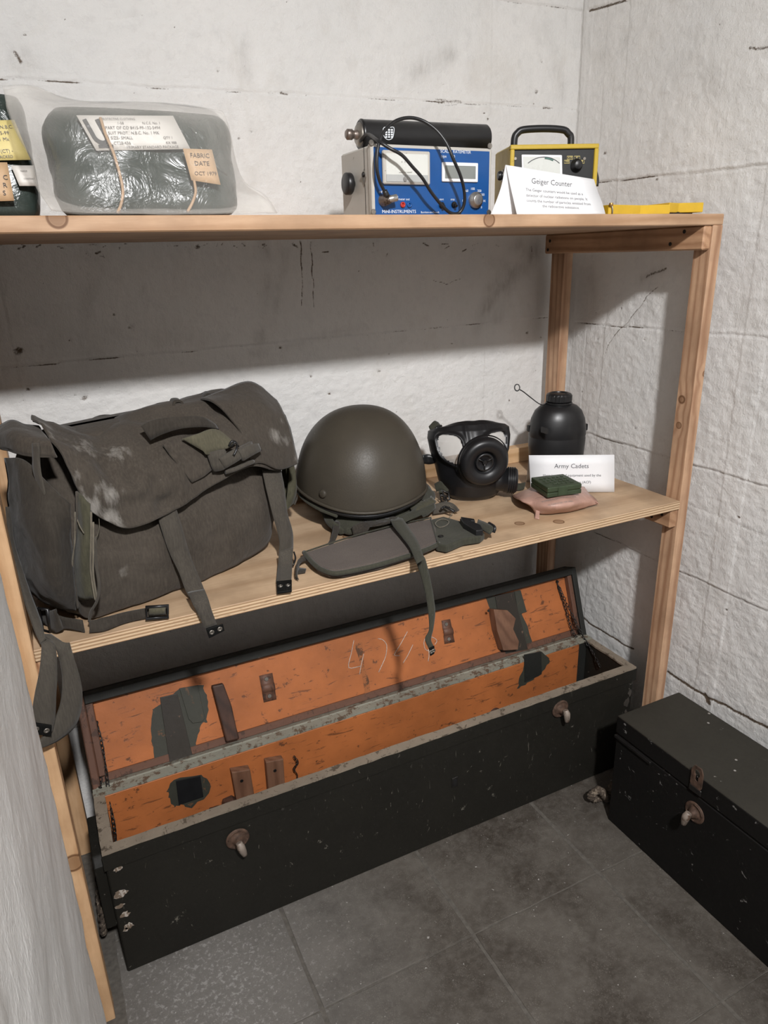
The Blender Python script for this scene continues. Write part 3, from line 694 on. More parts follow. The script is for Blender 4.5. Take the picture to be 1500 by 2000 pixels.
# turn-buckles
def turnbuckle(px, py, nm='turn_buckle', par=None, axis=V((0, -1, 0)), p=None, ang=.0):
    p = at(px, py, y=CY0-.003) if p is None else p; par = par or ch
    mb = M(); mb.lathe([(.025, 0), (.025, .0018), (.021, .0032), (.019, .0022), (.013, .0030), (.010, .008), (.0075, .016), (.0075, .020)], p, axis, 28)
    o_ = obj(nm, mb, MRUST, par)
    q_ = p+axis*.020; side = V((math.sin(ang), 0, -math.cos(ang))) if abs(axis.y) > .5 else V((0, math.sin(ang), -math.cos(ang)))
    mb = M(); mb.tube([q_-side*.010+axis*.002, q_+axis*.006, q_+side*.012+axis*.006, q_+side*.026+axis*.004], [.0065, .009, .008, .0055], 10, 4); obj('knob', mb, worn('worn_steel', (.28, .23, .19), (.1, .06, .04), .45, .6), o_)
    mb = M()
    for a in (2.2, 5.3): mb.tube([p+axis*.003+(V((math.cos(a+t), 0, math.sin(a+t))) if abs(axis.y) > .5 else V((0, math.cos(a+t), math.sin(a+t))))*.021 for t in (-.7, -.35, 0, .35, .7)], .0016, 6, 3)
    obj('ring', mb, MRUST, o_)
turnbuckle(464, 1638, ang=.25); turnbuckle(1094, 1384, ang=.15)
mb = M(); p = at(888, 1527, y=CY0-.0005); mb.box((p.x-.0085, p.y-.002, p.z-.014), (p.x+.0085, p.y, p.z+.014), .001); kh = obj('keyhole_plate', mb, MDARKM, ch)
mb = M(); mb.box((p.x-.0045, p.y-.0026, p.z-.009), (p.x+.0045, p.y-.002, p.z+.009)); obj('keyhole', mb, MBLACKP, kh)
# rope handle with wooden cleat on the left end
mb = M(); mb.prism([(CX0, .11, .11), (CX0, .262, .11), (CX0, .262, .27), (CX0, .245, .285), (CX0, .128, .285), (CX0, .11, .27)], (-.022, 0, 0), bev=.003); obj('handle_cleat', mb, MGREEN, ch)
def rope(pts, r=.006, seg=8):
    P = cmr([tuple(p) for p in pts], 14); mb = M()
    for ph in (0, 2.09, 4.19):
        Q = []
        for i in range(len(P)):
            T = V(P[min(i+1, len(P)-1)]-P[max(i-1, 0)]).normalized(); u = T.orthogonal().normalized(); v = T.cross(u); a = ph+i*.55
            Q.append(V(P[i])+(u*math.cos(a)+v*math.sin(a))*r*.55)
        mb.tube(Q, r*.62, 6, smooth_path=False)
    return mb
MROPE = worn('dirty_rope', (.075, .055, .04), (.2, .16, .12), .95, .6, 80, .62)
obj('rope_handle', rope([(CX0-.022, .135, .14), (CX0-.030, .14, .08), (CX0-.032, .18, .045), (CX0-.030, .225, .08), (CX0-.022, .235, .14)], .007), MROPE, ch)

# ------------------------------------------------------------------ SMALL CHEST (closed)
SX0, SX1, SY0, SY1, SH, SL = -.212, -.006, -1.02, -.050, .318, .050
MBLK = worn('chipped_black_paint', (.0065, .0058, .0052), (.22, .21, .20), .6, .695, 20, .72, streak=(8, 3, 3))
MLIDTOP = worn('lit_lid_paint', (.034, .031, .024), (.30, .28, .26), .66, .71, 20, .8, spots=28)  # lid top coloured lighter to carry the light from above; chips are wear
for m_ in (MBLK, MLIDTOP): m_.node_tree.nodes['Principled BSDF'].inputs['Specular IOR Level'].default_value = .25
s2 = thing('closed_chest', 'black closed wooden chest with a hasp, standing on the floor against the right wall', 'chest', (-.11, -.5, 0))
mb = M(); mb.box((SX0, SY0, 0), (SX1, SY1, SH-SL-.002), .003); sb_ = obj('body', mb, MBLK, s2)
mb = M(); mb.box((SX0-.002, SY0-.002, SH-SL+.001), (SX1+.001, SY1+.002, SH), .004, seg=2)
for f in mb.bm.faces: f.material_index = 0
mb.bm.normal_update()
for f in mb.bm.faces: f.material_index = 1 if f.normal.z > .5 else 0
sl_ = obj('lid', mb, [MBLK, MLIDTOP], s2)
mb = M(); mb.box((SX0-.0055, SY1-.115, SH-SL-.012), (SX0+.001, SY1+.001, SH-SL-.004), .001); obj('corner_strap', mb, MSTEEL and MDARKM, s2)
def hasp(py_):
    y = py_; x = SX0-.003
    # bent-up slotted hasp plate, leaning above the lid edge
    w_ = .0145; zt = SH+.024; zb = SH-.030
    out = [(y-w_, zb), (y-w_, zt-.012), (y-w_*.6, zt), (y+w_*.6, zt), (y+w_, zt-.012), (y+w_, zb)]
    mb = M(); slot = [(y-.0045, SH-.013), (y-.0045, SH-.001), (y-.007, SH+.004), (y-.007, SH+.012), (y, SH+.0175), (y+.007, SH+.012), (y+.007, SH+.004), (y+.0045, SH-.001), (y+.0045, SH-.013)]
    # plate with a real slot: ring of quads between outer and slot outline
    no = 36
    def res(pl, n):
        P = np.array(pl+[pl[0]], float); L = np.concatenate([[0], np.cumsum(np.linalg.norm(np.diff(P, axis=0), axis=1))]); s_ = np.linspace(0, L[-1], n+1)[:-1]
        return [(np.interp(t, L, P[:, 0]), np.interp(t, L, P[:, 1])) for t in s_]
    cy_, cz_ = y, SH+.002
    def byang(pl):
        d = res(pl, 300); out_ = []
        for k in range(no):
            a = 2*math.pi*k/no; out_.append(min(d, key=lambda q_: abs((math.atan2(q_[1]-cz_, q_[0]-cy_)-a+math.pi) % (2*math.pi)-math.pi)))
        return out_
    A_, B_ = byang(out), byang(slot)
    L_ = [[mb.bm.verts.new((x-t, q_[0], q_[1])) for q_ in P_] for t in (0, .003) for P_ in (A_, B_)]
    for k in range(no):
        j = (k+1) % no
        mb.face([L_[0][k], L_[0][j], L_[1][j], L_[1][k]]); mb.face([L_[2][k], L_[3][k], L_[3][j], L_[2][j]])
        mb.face([L_[0][k], L_[2][k], L_[2][j], L_[0][j]]); mb.face([L_[1][k], L_[1][j], L_[3][j], L_[3][k]])
    bmesh.ops.recalc_face_normals(mb.bm, faces=mb.bm.faces)
    h = obj('hasp', mb, MRUST, s2)
    mb = M(); mb.box((x-.004, y-.016, zb-.014), (x, y+.016, zb+.002), .002); obj('hinge', mb, MDARKM, h)
    turnbuckle(0, 0, 'staple', s2, V((-1, 0, 0)), V((SX0, y-.004, .222)), .2)
hasp(at(1370, 1480, x=SX0).y)
hasp(SY0+.18)
rh = obj('rope_handle', rope([(-.165, SY1+.003, .12), (-.168, SY1+.030, .070), (-.175, SY1+.052, .022), (-.20, SY1+.060, .012), (-.222, SY1+.055, .035), (-.205, SY1+.045, .055), (-.185, SY1+.04, .03), (-.165, SY1+.045, .012), (-.10, SY1+.030, .05), (-.075, SY1+.003, .12)], .0095), MROPE, s2)
mb = M(); mb.box((-.19, SY1-.001, .095), (-.05, SY1+.012, .15), .003); obj('handle_cleat', mb, MBLK, s2)
# ------------------------------------------------------------------ LOWER SHELF: haversack
ZS = .824
MCAN = cloth('olive_brown_canvas', (.060, .050, .040), (.040, .033, .026), dust=1)
MCAN2 = cloth('dark_canvas', (.040, .034, .027), (.024, .020, .0165), dust=0)
MGUS = cloth('faded_green_canvas', (.066, .062, .040), (.042, .040, .027))
MWEB = cloth('green_webbing', (.046, .045, .032), (.030, .030, .022), weave=1200, wrinkle=.12)
MWEBB = cloth('brown_webbing', (.066, .058, .047), (.046, .040, .033), weave=1300, wrinkle=.08)
MWEBG = cloth('pale_green_webbing', (.090, .082, .055), (.066, .060, .04), weave=1200, wrinkle=.08)
MTHREAD = cloth('piping_thread', (.16, .14, .105), (.09, .08, .06))
MTIP = plain('black_strap_tip', (.035, .036, .036), .3, .75, var=.3)
BA = V((-1.335, .042, ZS)); BU = V((.93, .3676, 0)).normalized(); BV = V((-BU.y, BU.x, 0)); BN = (-BV*math.cos(.10)+V((0, 0, math.sin(.10))))
def bg(u, v, w): return BA+BU*u+BV*v+V((0, 0, w))
def bp(px, py, off=0.): return onp(px, py, BA+BN*off, BN)
SN = (-BU*.96 - BV*.28).normalized()
def sp(px, py, off=0.): return onp(px, py, BA+SN*off, SN)
def fz(px, py, z): return at(px, py, z=z)
def fy(px, py, y): return at(px, py, y=y)
bag = thing('haversack', 'large worn brown-green canvas haversack with straps hanging over the shelf edge', 'bag', (-1.13, .16, ZS))
rings = []
for (w_, uL, uR, vF, vB) in [(.002, .03, .35, .03, .17), (.004, .004, .375, .004, .20), (.03, -.008, .40, -.008, .215), (.09, -.012, .415, -.016, .22), (.15, -.006, .425, .000, .22), (.20, .006, .425, .030, .215), (.26, .010, .42, .050, .20), (.295, .03, .40, .065, .18), (.305, .08, .33, .09, .15)]:
    m_ = (uL+uR)/2; q_ = (uR-uL)
    rings.append([bg(uL+.012, vF+.006, w_), bg(uL+q_*.25, vF-.004, w_), bg(m_, vF-.010, w_), bg(uL+q_*.75, vF-.006, w_), bg(uR-.018, vF+.008, w_), bg(uR, vF+.05, w_), bg(uR, vB-.03, w_), bg(uR-.04, vB, w_), bg(m_, vB+.008, w_), bg(uL+.04, vB, w_), bg(uL, vB-.03, w_), bg(uL-.002, vF+.045, w_)])
mb = M(); mb.loft(rings, 7, 6, .010, 13, 3); body = obj('body', mb, MCAN, bag)
def dust_attr(o, spots):
    """spots in world coordinates -> point attribute"""
    me = o.data; a = me.attributes.new('dust', 'FLOAT', 'POINT'); vals = []
    for v in me.vertices:
        d = 0
        for (p, r, s_) in spots:
            d = max(d, s_*math.exp(-((v.co-p).length/r)**2))
        vals.append(d)
    a.data.foreach_set('value', vals)
# front storm flap
FC = [[(66, 826, -0.160), (107, 832, -0.160), (178, 842, -0.160), (262, 806, -0.160), (340, 786, -0.160), (425, 772, -0.170), (486, 762, -0.180), (528, 790, -0.160)],
      [(62, 816, -0.060), (112, 834, -0.050), (184, 840, -0.060), (250, 813, -0.060), (330, 789, -0.060), (425, 765, -0.060), (490, 749, -0.070), (537, 780, -0.060)],
      [(107, 869, 0.018), (150, 882, 0.012), (212, 880, 0.006), (290, 850, 0.006), (370, 830, 0.006), (450, 805, 0.006), (512, 792, 0.001), (556, 812, -0.020)],
      [(140, 931, 0.036), (185, 940, 0.038), (245, 935, 0.034), (312, 900, 0.034), (390, 872, 0.036), (470, 842, 0.038), (528, 836, 0.018), (568, 848, -0.002)],
      [(161, 972, 0.042), (215, 990, 0.046), (276, 982, 0.044), (340, 948, 0.044), (416, 914, 0.046), (487, 880, 0.048), (540, 882, 0.034), (575, 882, 0.008)],
      [(178, 1001, 0.046), (247, 1032, 0.050), (303, 1014, 0.049), (352, 990, 0.048), (441, 934, 0.050), (492, 911, 0.048), (545, 919, 0.038), (580, 907, 0.012)]]
mb = M(); mb.patch([[bp(*c) for c in row] for row in FC], 9, 8, .0028, .0085, 19, 5, hem=.0010)
def crease(mb_, a, b, wd, dp):
    a, b = V(a), V(b); L2 = (b-a).length_squared
    for v in mb_.bm.verts:
        t_ = max(0, min(1, (v.co-a).dot(b-a)/L2)); d_ = (v.co-(a+(b-a)*t_)).length
        v.co += BN*(dp*math.exp(-(d_/wd)**2)-dp*.6*math.exp(-((d_-wd*1.6)/wd)**2))
for (x0, y0, x1, y1, w_, d_) in [(308, 850, 318, 960, .010, .007), (240, 830, 262, 930, .014, -.007), (130, 850, 215, 985, .012, .005), (345, 905, 300, 1010, .012, -.006), (190, 850, 150, 905, .012, -.006), (400, 905, 380, 970, .010, .005), (430, 800, 395, 830, .010, -.006)]:
    crease(mb, bp(x0, y0, .02), bp(x1, y1, .04), w_, d_)
flap = obj('flap', mb, MCAN, bag)
dust_attr(flap, [(bp(212, 965, .04), .018, .95), (bp(195, 950, .04), .014, .8), (bp(182, 992, .04), .016, 1.1), (bp(212, 1010, .04), .016, 1.0), (bp(165, 980, .04), .010, 1.0), (bp(148, 930, .03), .010, .9), (bp(158, 952, .03), .010, .9), (bp(165, 868, .01), .026, .5), (bp(228, 885, .01), .018, .65),
    (bp(90, 828, -.03), .014, .7), (bp(105, 848, 0), .010, .7), (bp(575, 900, 0), .010, .7), (bp(178, 1001, .045), .012, 1.0), (bp(235, 1022, .045), .010, .7)])
dust_attr(body, [(bp(237, 1120, .02), .010, .6), (bp(440, 1010, .02), .008, .5), (bp(334, 1118, .02), .006, .5)])
# right half of the flap doubled over
F2 = [[(392, 779, -0.035), (432, 763, -0.045), (490, 746, -0.055), (540, 782, -0.045)],
      [(418, 787, 0.014), (458, 785, 0.014), (512, 787, 0.014), (557, 812, 0.002)],
      [(448, 815, 0.030), (480, 820, 0.032), (528, 832, 0.028), (570, 848, 0.010)],
      [(474, 850, 0.044), (500, 860, 0.044), (540, 872, 0.036), (577, 882, 0.018)],
      [(490, 908, 0.052), (512, 905, 0.050), (546, 917, 0.042), (582, 906, 0.022)]]
mb = M(); mb.patch([[bp(*c) for c in r_] for r_ in F2], 8, 9, .003, .002, 14, 8, hem=.0008); o_ = obj('flap_fold', mb, MCAN, flap)
dust_attr(o_, [(bp(538, 848, 0.030), .016, .9), (bp(556, 862, 0.020), .014, .9), (bp(575, 895, 0.020), .012, .8), (bp(550, 820, 0.010), .010, .6)])
def ribbon(name, L, R, mat, parent, f=bp, th=.0022, nu=5, amp=.0006, edge=False):
    mb = M(); mb.patch([[f(*a), f(*b)] for a, b in zip(L, R)], nu, 3, th, amp, 40, 3); return obj(name, mb, mat, parent)
ribbon('carry_handle', [(275, 832, 0.024), (300, 820, 0.032), (345, 814, 0.042), (395, 814, 0.040), (424, 830, 0.028)], [(294, 860, 0.028), (318, 848, 0.036), (355, 837, 0.046), (398, 834, 0.044), (428, 838, 0.032)], MCAN2, flap)
mb = M(); mb.patch([[bp(318, 868, 0.034), bp(352, 858, 0.034), bp(392, 846, 0.034)], [bp(345, 905, 0.044), bp(380, 890, 0.044), bp(405, 878, 0.044)], [bp(376, 942, 0.052), bp(396, 932, 0.052), bp(414, 918, 0.052)]], 5, 5, .0025, .001, 30, 2); obj('sewn_patch', mb, MCAN, flap)
ribbon('webbing_tab', [(356, 858, 0.044), (385, 848, 0.056), (422, 838, 0.054), (462, 866, 0.058)], [(362, 862, 0.044), (395, 880, 0.058), (408, 888, 0.060), (448, 874, 0.060)], MWEBG, flap)
ribbon('webbing_loop', [(404, 886, 0.056), (424, 880, 0.070), (440, 878, 0.072)], [(416, 922, 0.056), (436, 918, 0.070), (448, 908, 0.072)], MWEBB, flap)
ribbon('webbing_loop', [(428, 896, 0.072), (456, 880, 0.080), (492, 862, 0.066)], [(440, 916, 0.072), (466, 900, 0.080), (496, 878, 0.066)], MWEBB, flap, th=.006)
ribbon('webbing_loop', [(466, 880, 0.080), (490, 868, 0.078), (505, 866, 0.062)], [(476, 900, 0.080), (500, 886, 0.078), (512, 880, 0.062)], MWEBB, flap, th=.005)
mb = M(); mb.tube([bp(440, 922, 0.062), bp(460, 916, 0.066), bp(482, 906, 0.066), bp(494, 902, 0.056)], .0045, 8, 4); obj('rolled_webbing', mb, MWEBB, flap)
mb = M(); mb.tube([bp(447, 872, 0.080), bp(453, 862, 0.084), bp(462, 866, 0.084), bp(462, 878, 0.082), bp(456, 890, 0.082)], .0022, 6, 3); mb.tube([bp(452, 873, 0.081), bp(459, 864, 0.086), bp(466, 872, 0.084)], .0018, 6, 3); obj('buckle', mb, MBLACKP, flap)
for q in ([(329, 790), (334, 778), (348, 778), (354, 788)], [(384, 782), (394, 768), (404, 764), (412, 772)]):
    ribbon('top_loop', [(*p_, -.075) for p_ in q], [(p_[0]+7, p_[1]+5, -.04) for p_ in q], MCAN2, bag, th=.004)
mb = M(); mb.patch([[bp(150, 842, -.12), bp(190, 826, -.13), (bp(238, 820, -.12))], [bp(150, 838, -.15), bp(196, 814, -.17), bp(238, 816, -.15)], [bp(150, 850, -.18), bp(196, 840, -.20), bp(238, 836, -.18)]], 5, 5, .003); obj('back_panel', mb, MCAN2, bag)
# side pocket, gusset and drooping side flap on the left
SC = [[(6, 895), (45, 898), (90, 940), (138, 985)], [(14, 975), (58, 1000), (102, 1030), (140, 1058)], [(22, 1055), (60, 1075), (104, 1092), (143, 1108)], [(36, 1130), (72, 1146), (110, 1160), (146, 1160)], [(52, 1158), (84, 1174), (120, 1190), (148, 1192)]]
so_ = [[.020, .022, .020, .006], [.022, .040, .038, .008], [.022, .046, .044, .010], [.018, .038, .040, .010], [.006, .012, .014, .004]]
mb = M(); mb.patch([[sp(*SC[i][j], so_[i][j]+.008) for j in range(4)] for i in range(5)], 7, 8, .003, .006, 14, 4); o_ = obj('side_pocket', mb, MCAN2, bag)
mb = M(); mb.patch([[sp(148, 960, .006), sp(160, 970, .014), sp(176, 985, .010)], [sp(146, 1040, .010), sp(163, 1045, .022), sp(180, 1050, .012)], [sp(143, 1110, .012), sp(160, 1112, .024), sp(178, 1115, .014)], [sp(150, 1172, .008), sp(165, 1172, .016), sp(182, 1168, .010)]], 6, 5, .003, .002, 20, 5); obj('gusset', mb, MGUS, bag)
for pts, r_ in (([(150, 960, .012), (150, 1020, .016), (143, 1090, .018), (148, 1150, .014), (152, 1188, .012)], .0020), ([(147, 1000, .016), (146, 1060, .019), (141, 1105, .02), (146, 1160, .016)], .0014),
                ([(178, 1000, .014), (178, 1060, .016), (177, 1110, .018), (182, 1150, .016), (186, 1172, .014)], .0016), ([(182, 1020, .014), (182, 1080, .017), (182, 1120, .018), (187, 1155, .016), (190, 1170, .014)], .0016), ([(186, 1050, .012), (187, 1100, .014), (193, 1140, .014), (190, 1172, .014), (178, 1195, .014), (174, 1214, .012)], .0022)):
    mb = M(); mb.tube([sp(*p_) for p_ in pts], r_, 6, 6); obj('piping', mb, MTHREAD if r_ < .0018 else MWEBB, bag)
mb = M(); mb.tube([sp(151, 1015, .022), sp(156, 1028, .024), sp(164, 1042, .024)], .0008, 5, 4); obj('loose_thread', mb, MTHREAD, bag)
mb = M(); mb.tube([bp(193, 1008, .036), bp(194, 1030, .036), bp(190, 1046, .034), bp(184, 1050, .034)], .0006, 5, 4); obj('loose_thread', mb, MTHREAD, bag)
SD = [[(-14, 842, -.02), (20, 820, -.03), (50, 828, -.04), (76, 832, -.05)], [(-8, 850, .012), (24, 845, .022), (60, 850, .018), (96, 858, .006)], [(-6, 868, .018), (22, 872, .032), (60, 880, .030), (108, 884, .012)], [(0, 874, .016), (30, 884, .030), (68, 892, .028), (112, 892, .010)]]
mb = M(); mb.patch([[sp(*c) for c in r_] for r_ in SD], 6, 8, .003, .004, 18, 6, hem=.0008); obj('side_flap', mb, MCAN, bag)
dust_attr(bpy.data.objects['side_flap'], [])
ribbon('side_strap', [(62, 866, .032), (62, 900, .034), (63, 925, .034), (75, 970, .034), (74, 1008, .036)], [(76, 866, .030), (76, 900, .034), (78, 922, .036), (88, 975, .036), (80, 1004, .034)], MWEBB, bag, sp)
mb = M(); mb.tube([sp(66, 1016, .038), sp(74, 998, .04), sp(79, 1002, .038), sp(70, 1020, .036)], .0011, 6, 3, True); obj('strap_tip', mb, MSTEEL, bag)
# long strap running down behind the pocket and over the shelf edge
YE = -.006
ribbon('shoulder_strap', [(14, 990, .085), (20, 1060, .08), (34, 1120, .07), (46, 1160, .05), (62, 1210, .02), (78, 1258, -.010)], [(22, 990, .095), (30, 1060, .09), (48, 1120, .08), (64, 1165, .06), (80, 1210, .03), (88, 1246, -.006)], MWEBB, bag, fy, th=.003)
ribbon('shoulder_strap', [(76, 1243, .012), (82, 1262, -.014), (78, 1310, -.03), (68, 1360, -.036), (62, 1402, -.038), (60, 1426, -.038)], [(92, 1243, .010), (108, 1262, -.010), (112, 1310, -.024), (110, 1360, -.030), (108, 1402, -.032), (102, 1430, -.032)], MWEBB, bag, fy, th=.003)
ribbon('shoulder_strap', [(84, 1238, .010), (108, 1262, -.006), (122, 1320, -.010), (120, 1370, -.016), (106, 1410, -.024), (84, 1440, -.034), (72, 1458, -.036)], [(100, 1238, .012), (136, 1268, -.004), (158, 1330, -.004), (160, 1380, -.006), (146, 1420, -.012), (116, 1446, -.022), (76, 1464, -.034)], MWEBB, bag, fy, th=.003)
def tip(name, c4, f, parent, th=.004):
    mb = M(); P_ = [f(*c) for c in c4]; n_ = (P_[1]-P_[0]).cross(P_[3]-P_[0]).normalized()
    if n_.dot(CAM-P_[0]) < 0: n_ = -n_
    mb.prism([p_-n_*th*.4 for p_ in P_], n_*th, bev=.0008); o_ = obj(name, mb, MTIP, parent)
    for t_ in (.25, .75):
        c = (P_[0]*(1-t_)+P_[1]*t_+P_[3]*(1-t_)+P_[2]*t_)/2+n_*th*.6
        mb = M(); mb.lathe([(.0042, 0), (.0045, .0008), (.0030, .0014), (.0016, .0006)], c, n_, 12); obj('rivet', mb, MSTEEL, o_)
tip('strap_tip', [(61, 1410, -.040), (101, 1416, -.036), (100, 1437, -.034), (59, 1432, -.040)], fy, bag)
ribbon('closing_strap', [(306, 1000, .040), (318, 1040, .044), (331, 1078, .042), (350, 1118, .046), (362, 1150, .050), (372, 1170, .054)], [(343, 988, .044), (356, 1030, .046), (368, 1072, .044), (382, 1110, .048), (397, 1146, .052), (402, 1162, .056)], MWEBB, bag, bp)
a_, b_ = bp(372, 1170, .054), bp(402, 1162, .056)
ribbon('closing_strap', [(366, 1156, .03), (376, 1178, -.005), (387, 1200, -.014), (401, 1228, -.016)], [(399, 1150, .02), (407, 1170, -.004), (413, 1190, -.012), (424, 1220, -.016)], MWEBB, bag, fy)
tip('strap_tip', [(402, 1228, -.019), (435, 1217, -.019), (438, 1231, -.019), (408, 1246, -.019)], fy, bag)
ribbon('closing_strap', [(513, 918, .020), (522, 960, .038), (534, 1008, .046), (546, 1052, .046), (546, 1080, .040)], [(549, 916, .024), (556, 955, .040), (562, 1002, .048), (572, 1040, .048), (573, 1072, .042)], MWEBB, bag, bp)
ribbon('closing_strap', [(546, 1076, .856), (543, 1104, .836), (539, 1138, .829)], [(573, 1068, .856), (571, 1100, .836), (569, 1134, .829)], MWEBB, bag, fz)
tip('strap_tip', [(540, 1137, .831), (570, 1134, .831), (570, 1155, .830), (541, 1159, .830)], fz, bag)
# bottom webbing with sliders
ribbon('base_strap', [(176, 1214, .846), (200, 1206, .846), (240, 1198, .846), (288, 1187, .844), (330, 1180, .842)], [(174, 1236, .828), (205, 1232, .828), (245, 1217, .828), (290, 1207, .828), (330, 1199, .828)], MCAN2, bag, fz, th=.004)
def slider(c4, f, parent):
    P_ = [f(*c) for c in c4]; mb = M(); mb.tube(P_, .0032, 6, 1, True, smooth_path=False)
    return obj('slide_buckle', mb, MBLACKP, parent)
slider([(286, 1186, .852), (327, 1183, .852), (328, 1205, .832), (286, 1209, .832)], fz, bag)
mb = M(); mb.patch([[fz(291, 1191, .850), fz(323, 1188, .850)], [fz(291, 1204, .836), fz(323, 1201, .836)]], 2, 3, .003); obj('webbing_insert', mb, MWEBG, bag)
ribbon('side_base_strap', [(70, 1186, .03), (92, 1192, .035), (120, 1205, .03), (160, 1212, .02)], [(84, 1236, .025), (108, 1240, .03), (128, 1228, .03), (165, 1236, .02)], MCAN2, bag, sp)
slider([(76, 1188, .044), (92, 1190, .044), (100, 1236, .040), (84, 1238, .040)], sp, bag)
ribbon('side_base_strap', [(92, 1196, .042), (106, 1192, .044), (114, 1200, .04)], [(98, 1236, .040), (110, 1236, .044), (122, 1230, .04)], MCAN2, bag, sp, th=.005)
# right-hand end pouch
PC = [[(560, 826, -.05), (576, 832, -.045), (590, 842, -.05)], [(562, 870, -.035), (578, 875, -.025), (592, 880, -.04)], [(564, 920, -.025), (578, 925, -.015), (590, 925, -.03)], [(560, 970, -.02), (574, 965, -.012), (584, 955, -.025)], [(556, 1000, -.02), (566, 992, -.018), (574, 985, -.025)]]
mb = M(); mb.patch([[bp(c[0], c[1], c[2]-.045) for c in r_] for r_ in PC], 6, 6, .04, .002, 18, 9); obj('end_pouch', mb, MGUS, bag)
mb = M(); mb.patch([[bp(560, 818, -.09), bp(587, 834, -.088)], [bp(562, 828, -.078), bp(585, 842, -.078)]], 3, 5, .012); obj('pouch_lid', mb, MBLACKP, bag)
mb = M(); mb.tube([bp(592, 846, -.088), bp(593, 880, -.078), bp(592, 925, -.070), (bp(586, 956, -.065)), bp(575, 986, -.062)], .0018, 6, 5); obj('piping', mb, MWEBB, bag)

# ------------------------------------------------------------------ helmet
def helmet_mat():
    t = NT('matt_olive_helmet_paint'); v = t.co(); n_ = t.noise(v, 300, 4, .7); big = t.noise(v, 12, 5)
    col = t.mix(t.rng(big, .3, .7), (.062, .053, .040), (.051, .044, .034))
    ch_ = t.rng(t.noise(v, 55, 6, .75), .705, .725)
    col = t.mix(t.math('MULTIPLY', ch_, .8), col, (.26, .24, .19))
    t.bump(n_, .25, .0009); return t.fin(col, t.rng(n_, .3, .7, .36, .46), 0, Specular_IOR_Level=.22)
MHELM = helmet_mat()
HC = V((-.709, .314, 0)); hel = thing('helmet', 'round olive brown combat helmet resting on folded green webbing', 'helmet', (HC.x, HC.y, .86))
HX = V((math.cos(-.45), math.sin(-.45), 0)); HY = V((-HX.y, HX.x, 0))   # HX along picture width, HY away from camera
def rimz(a): 
    # a: 0 = right, -90deg = toward camera
    return .884-.010*math.cos(a)-.002*math.sin(a)+.006*math.cos(2*a)-.004*math.sin(3*a)
def hpt(a, f, ra=1.):
    """f 0 rim .. 1 crown"""
    zt = 1.073; zr = rimz(a); e = f*math.pi/2
    c_ = max(math.cos(e), 0)**.80; s_ = math.sin(e)**1.02
    bulge = 1+.015*math.sin(f*math.pi)
    x = .1435*c_*bulge*ra*math.cos(a); y = .160*c_*bulge*ra*math.sin(a)
    x += .006*(1-f)*(1 if math.cos(a) < 0 else -1)*abs(math.cos(a))*-1
    z = zr+(zt-zr)*s_
    return HC+HX*x+HY*y+V((0, 0, z))+V((.006*f, 0, 0))
mb = M(); G = [[hpt(2*math.pi*j/72, i/30) for j in range(72)] for i in range(30)]+[[hpt(2*math.pi*j/72, .9995) for j in range(72)]]
vs = mb.grid([[tuple(p) for p in r_] for r_ in G], 0, True, cv=True); mb.face(vs[-1], 0, True)
Gi = [[tuple(HC+(hpt(2*math.pi*j/72, i/12)-HC)*.965+V((0, 0, .030 if i else .0315))) for j in range(72)] for i in range(12)]
vi = mb.grid(Gi, 0, True, cv=True); mb.face(vi[-1], 0, True)
for j in range(72): mb.face([vs[0][j], vi[0][j], vi[0][(j+1) % 72], vs[0][(j+1) % 72]], 0, True)
bmesh.ops.recalc_face_normals(mb.bm, faces=mb.bm.faces); shell = obj('shell', mb, MHELM, hel)
mb = M(); mb.tube([hpt(2*math.pi*j/36, .012, 1.004) for j in range(36)], .0035, 8, 2, True); obj('rim_trim', mb, MHELM, hel)
mb = M(); mb.tube([hpt(2*math.pi*j/36, .0, .95)+V((0, 0, -.006)) for j in range(36)], .006, 8, 2, True); obj('liner_edge', mb, MBLACKP, hel)
def hel_at(px, py):
    best = None
    for i in range(0, 60):
        for j in range(180):
            p = hpt(2*math.pi*j/180, i/60); d = p-CAM; z = d.dot(F)
            e = (750+FPX*d.dot(RT)/z-px)**2+(1000-FPX*d.dot(UP)/z-py)**2+(60 if (p-HC-V((0, 0, p.z))).dot(CAM-p) < 0 else 0)*1e3
            if best is None or e < best[0]: best = (e, p, j, i)
    p, j, i = best[1:]; a = 2*math.pi*j/180
    t1 = hpt(a+.02, i/60)-hpt(a-.02, i/60); t2 = hpt(a, (i+1)/60)-p; n_ = t1.cross(t2).normalized()
    return p, (n_ if n_.dot(CAM-p) > 0 else -n_)
p, n_ = hel_at(633, 965); mb = M(); mb.lathe([(.0085, -.001), (.0095, .0015), (.0075, .0042), (.003, .0052), (.0005, .0052)], p, n_, 20); obj('rivet', mb, MHELM, hel)
mb = M(); mb.tube([hpt(math.radians(a_), 0, .98)+V((0, 0, -.013)) for a_ in (190, 205, 220, 235, 250)], .0038, 8, 4); obj('chin_strap', mb, MWEB, hel)

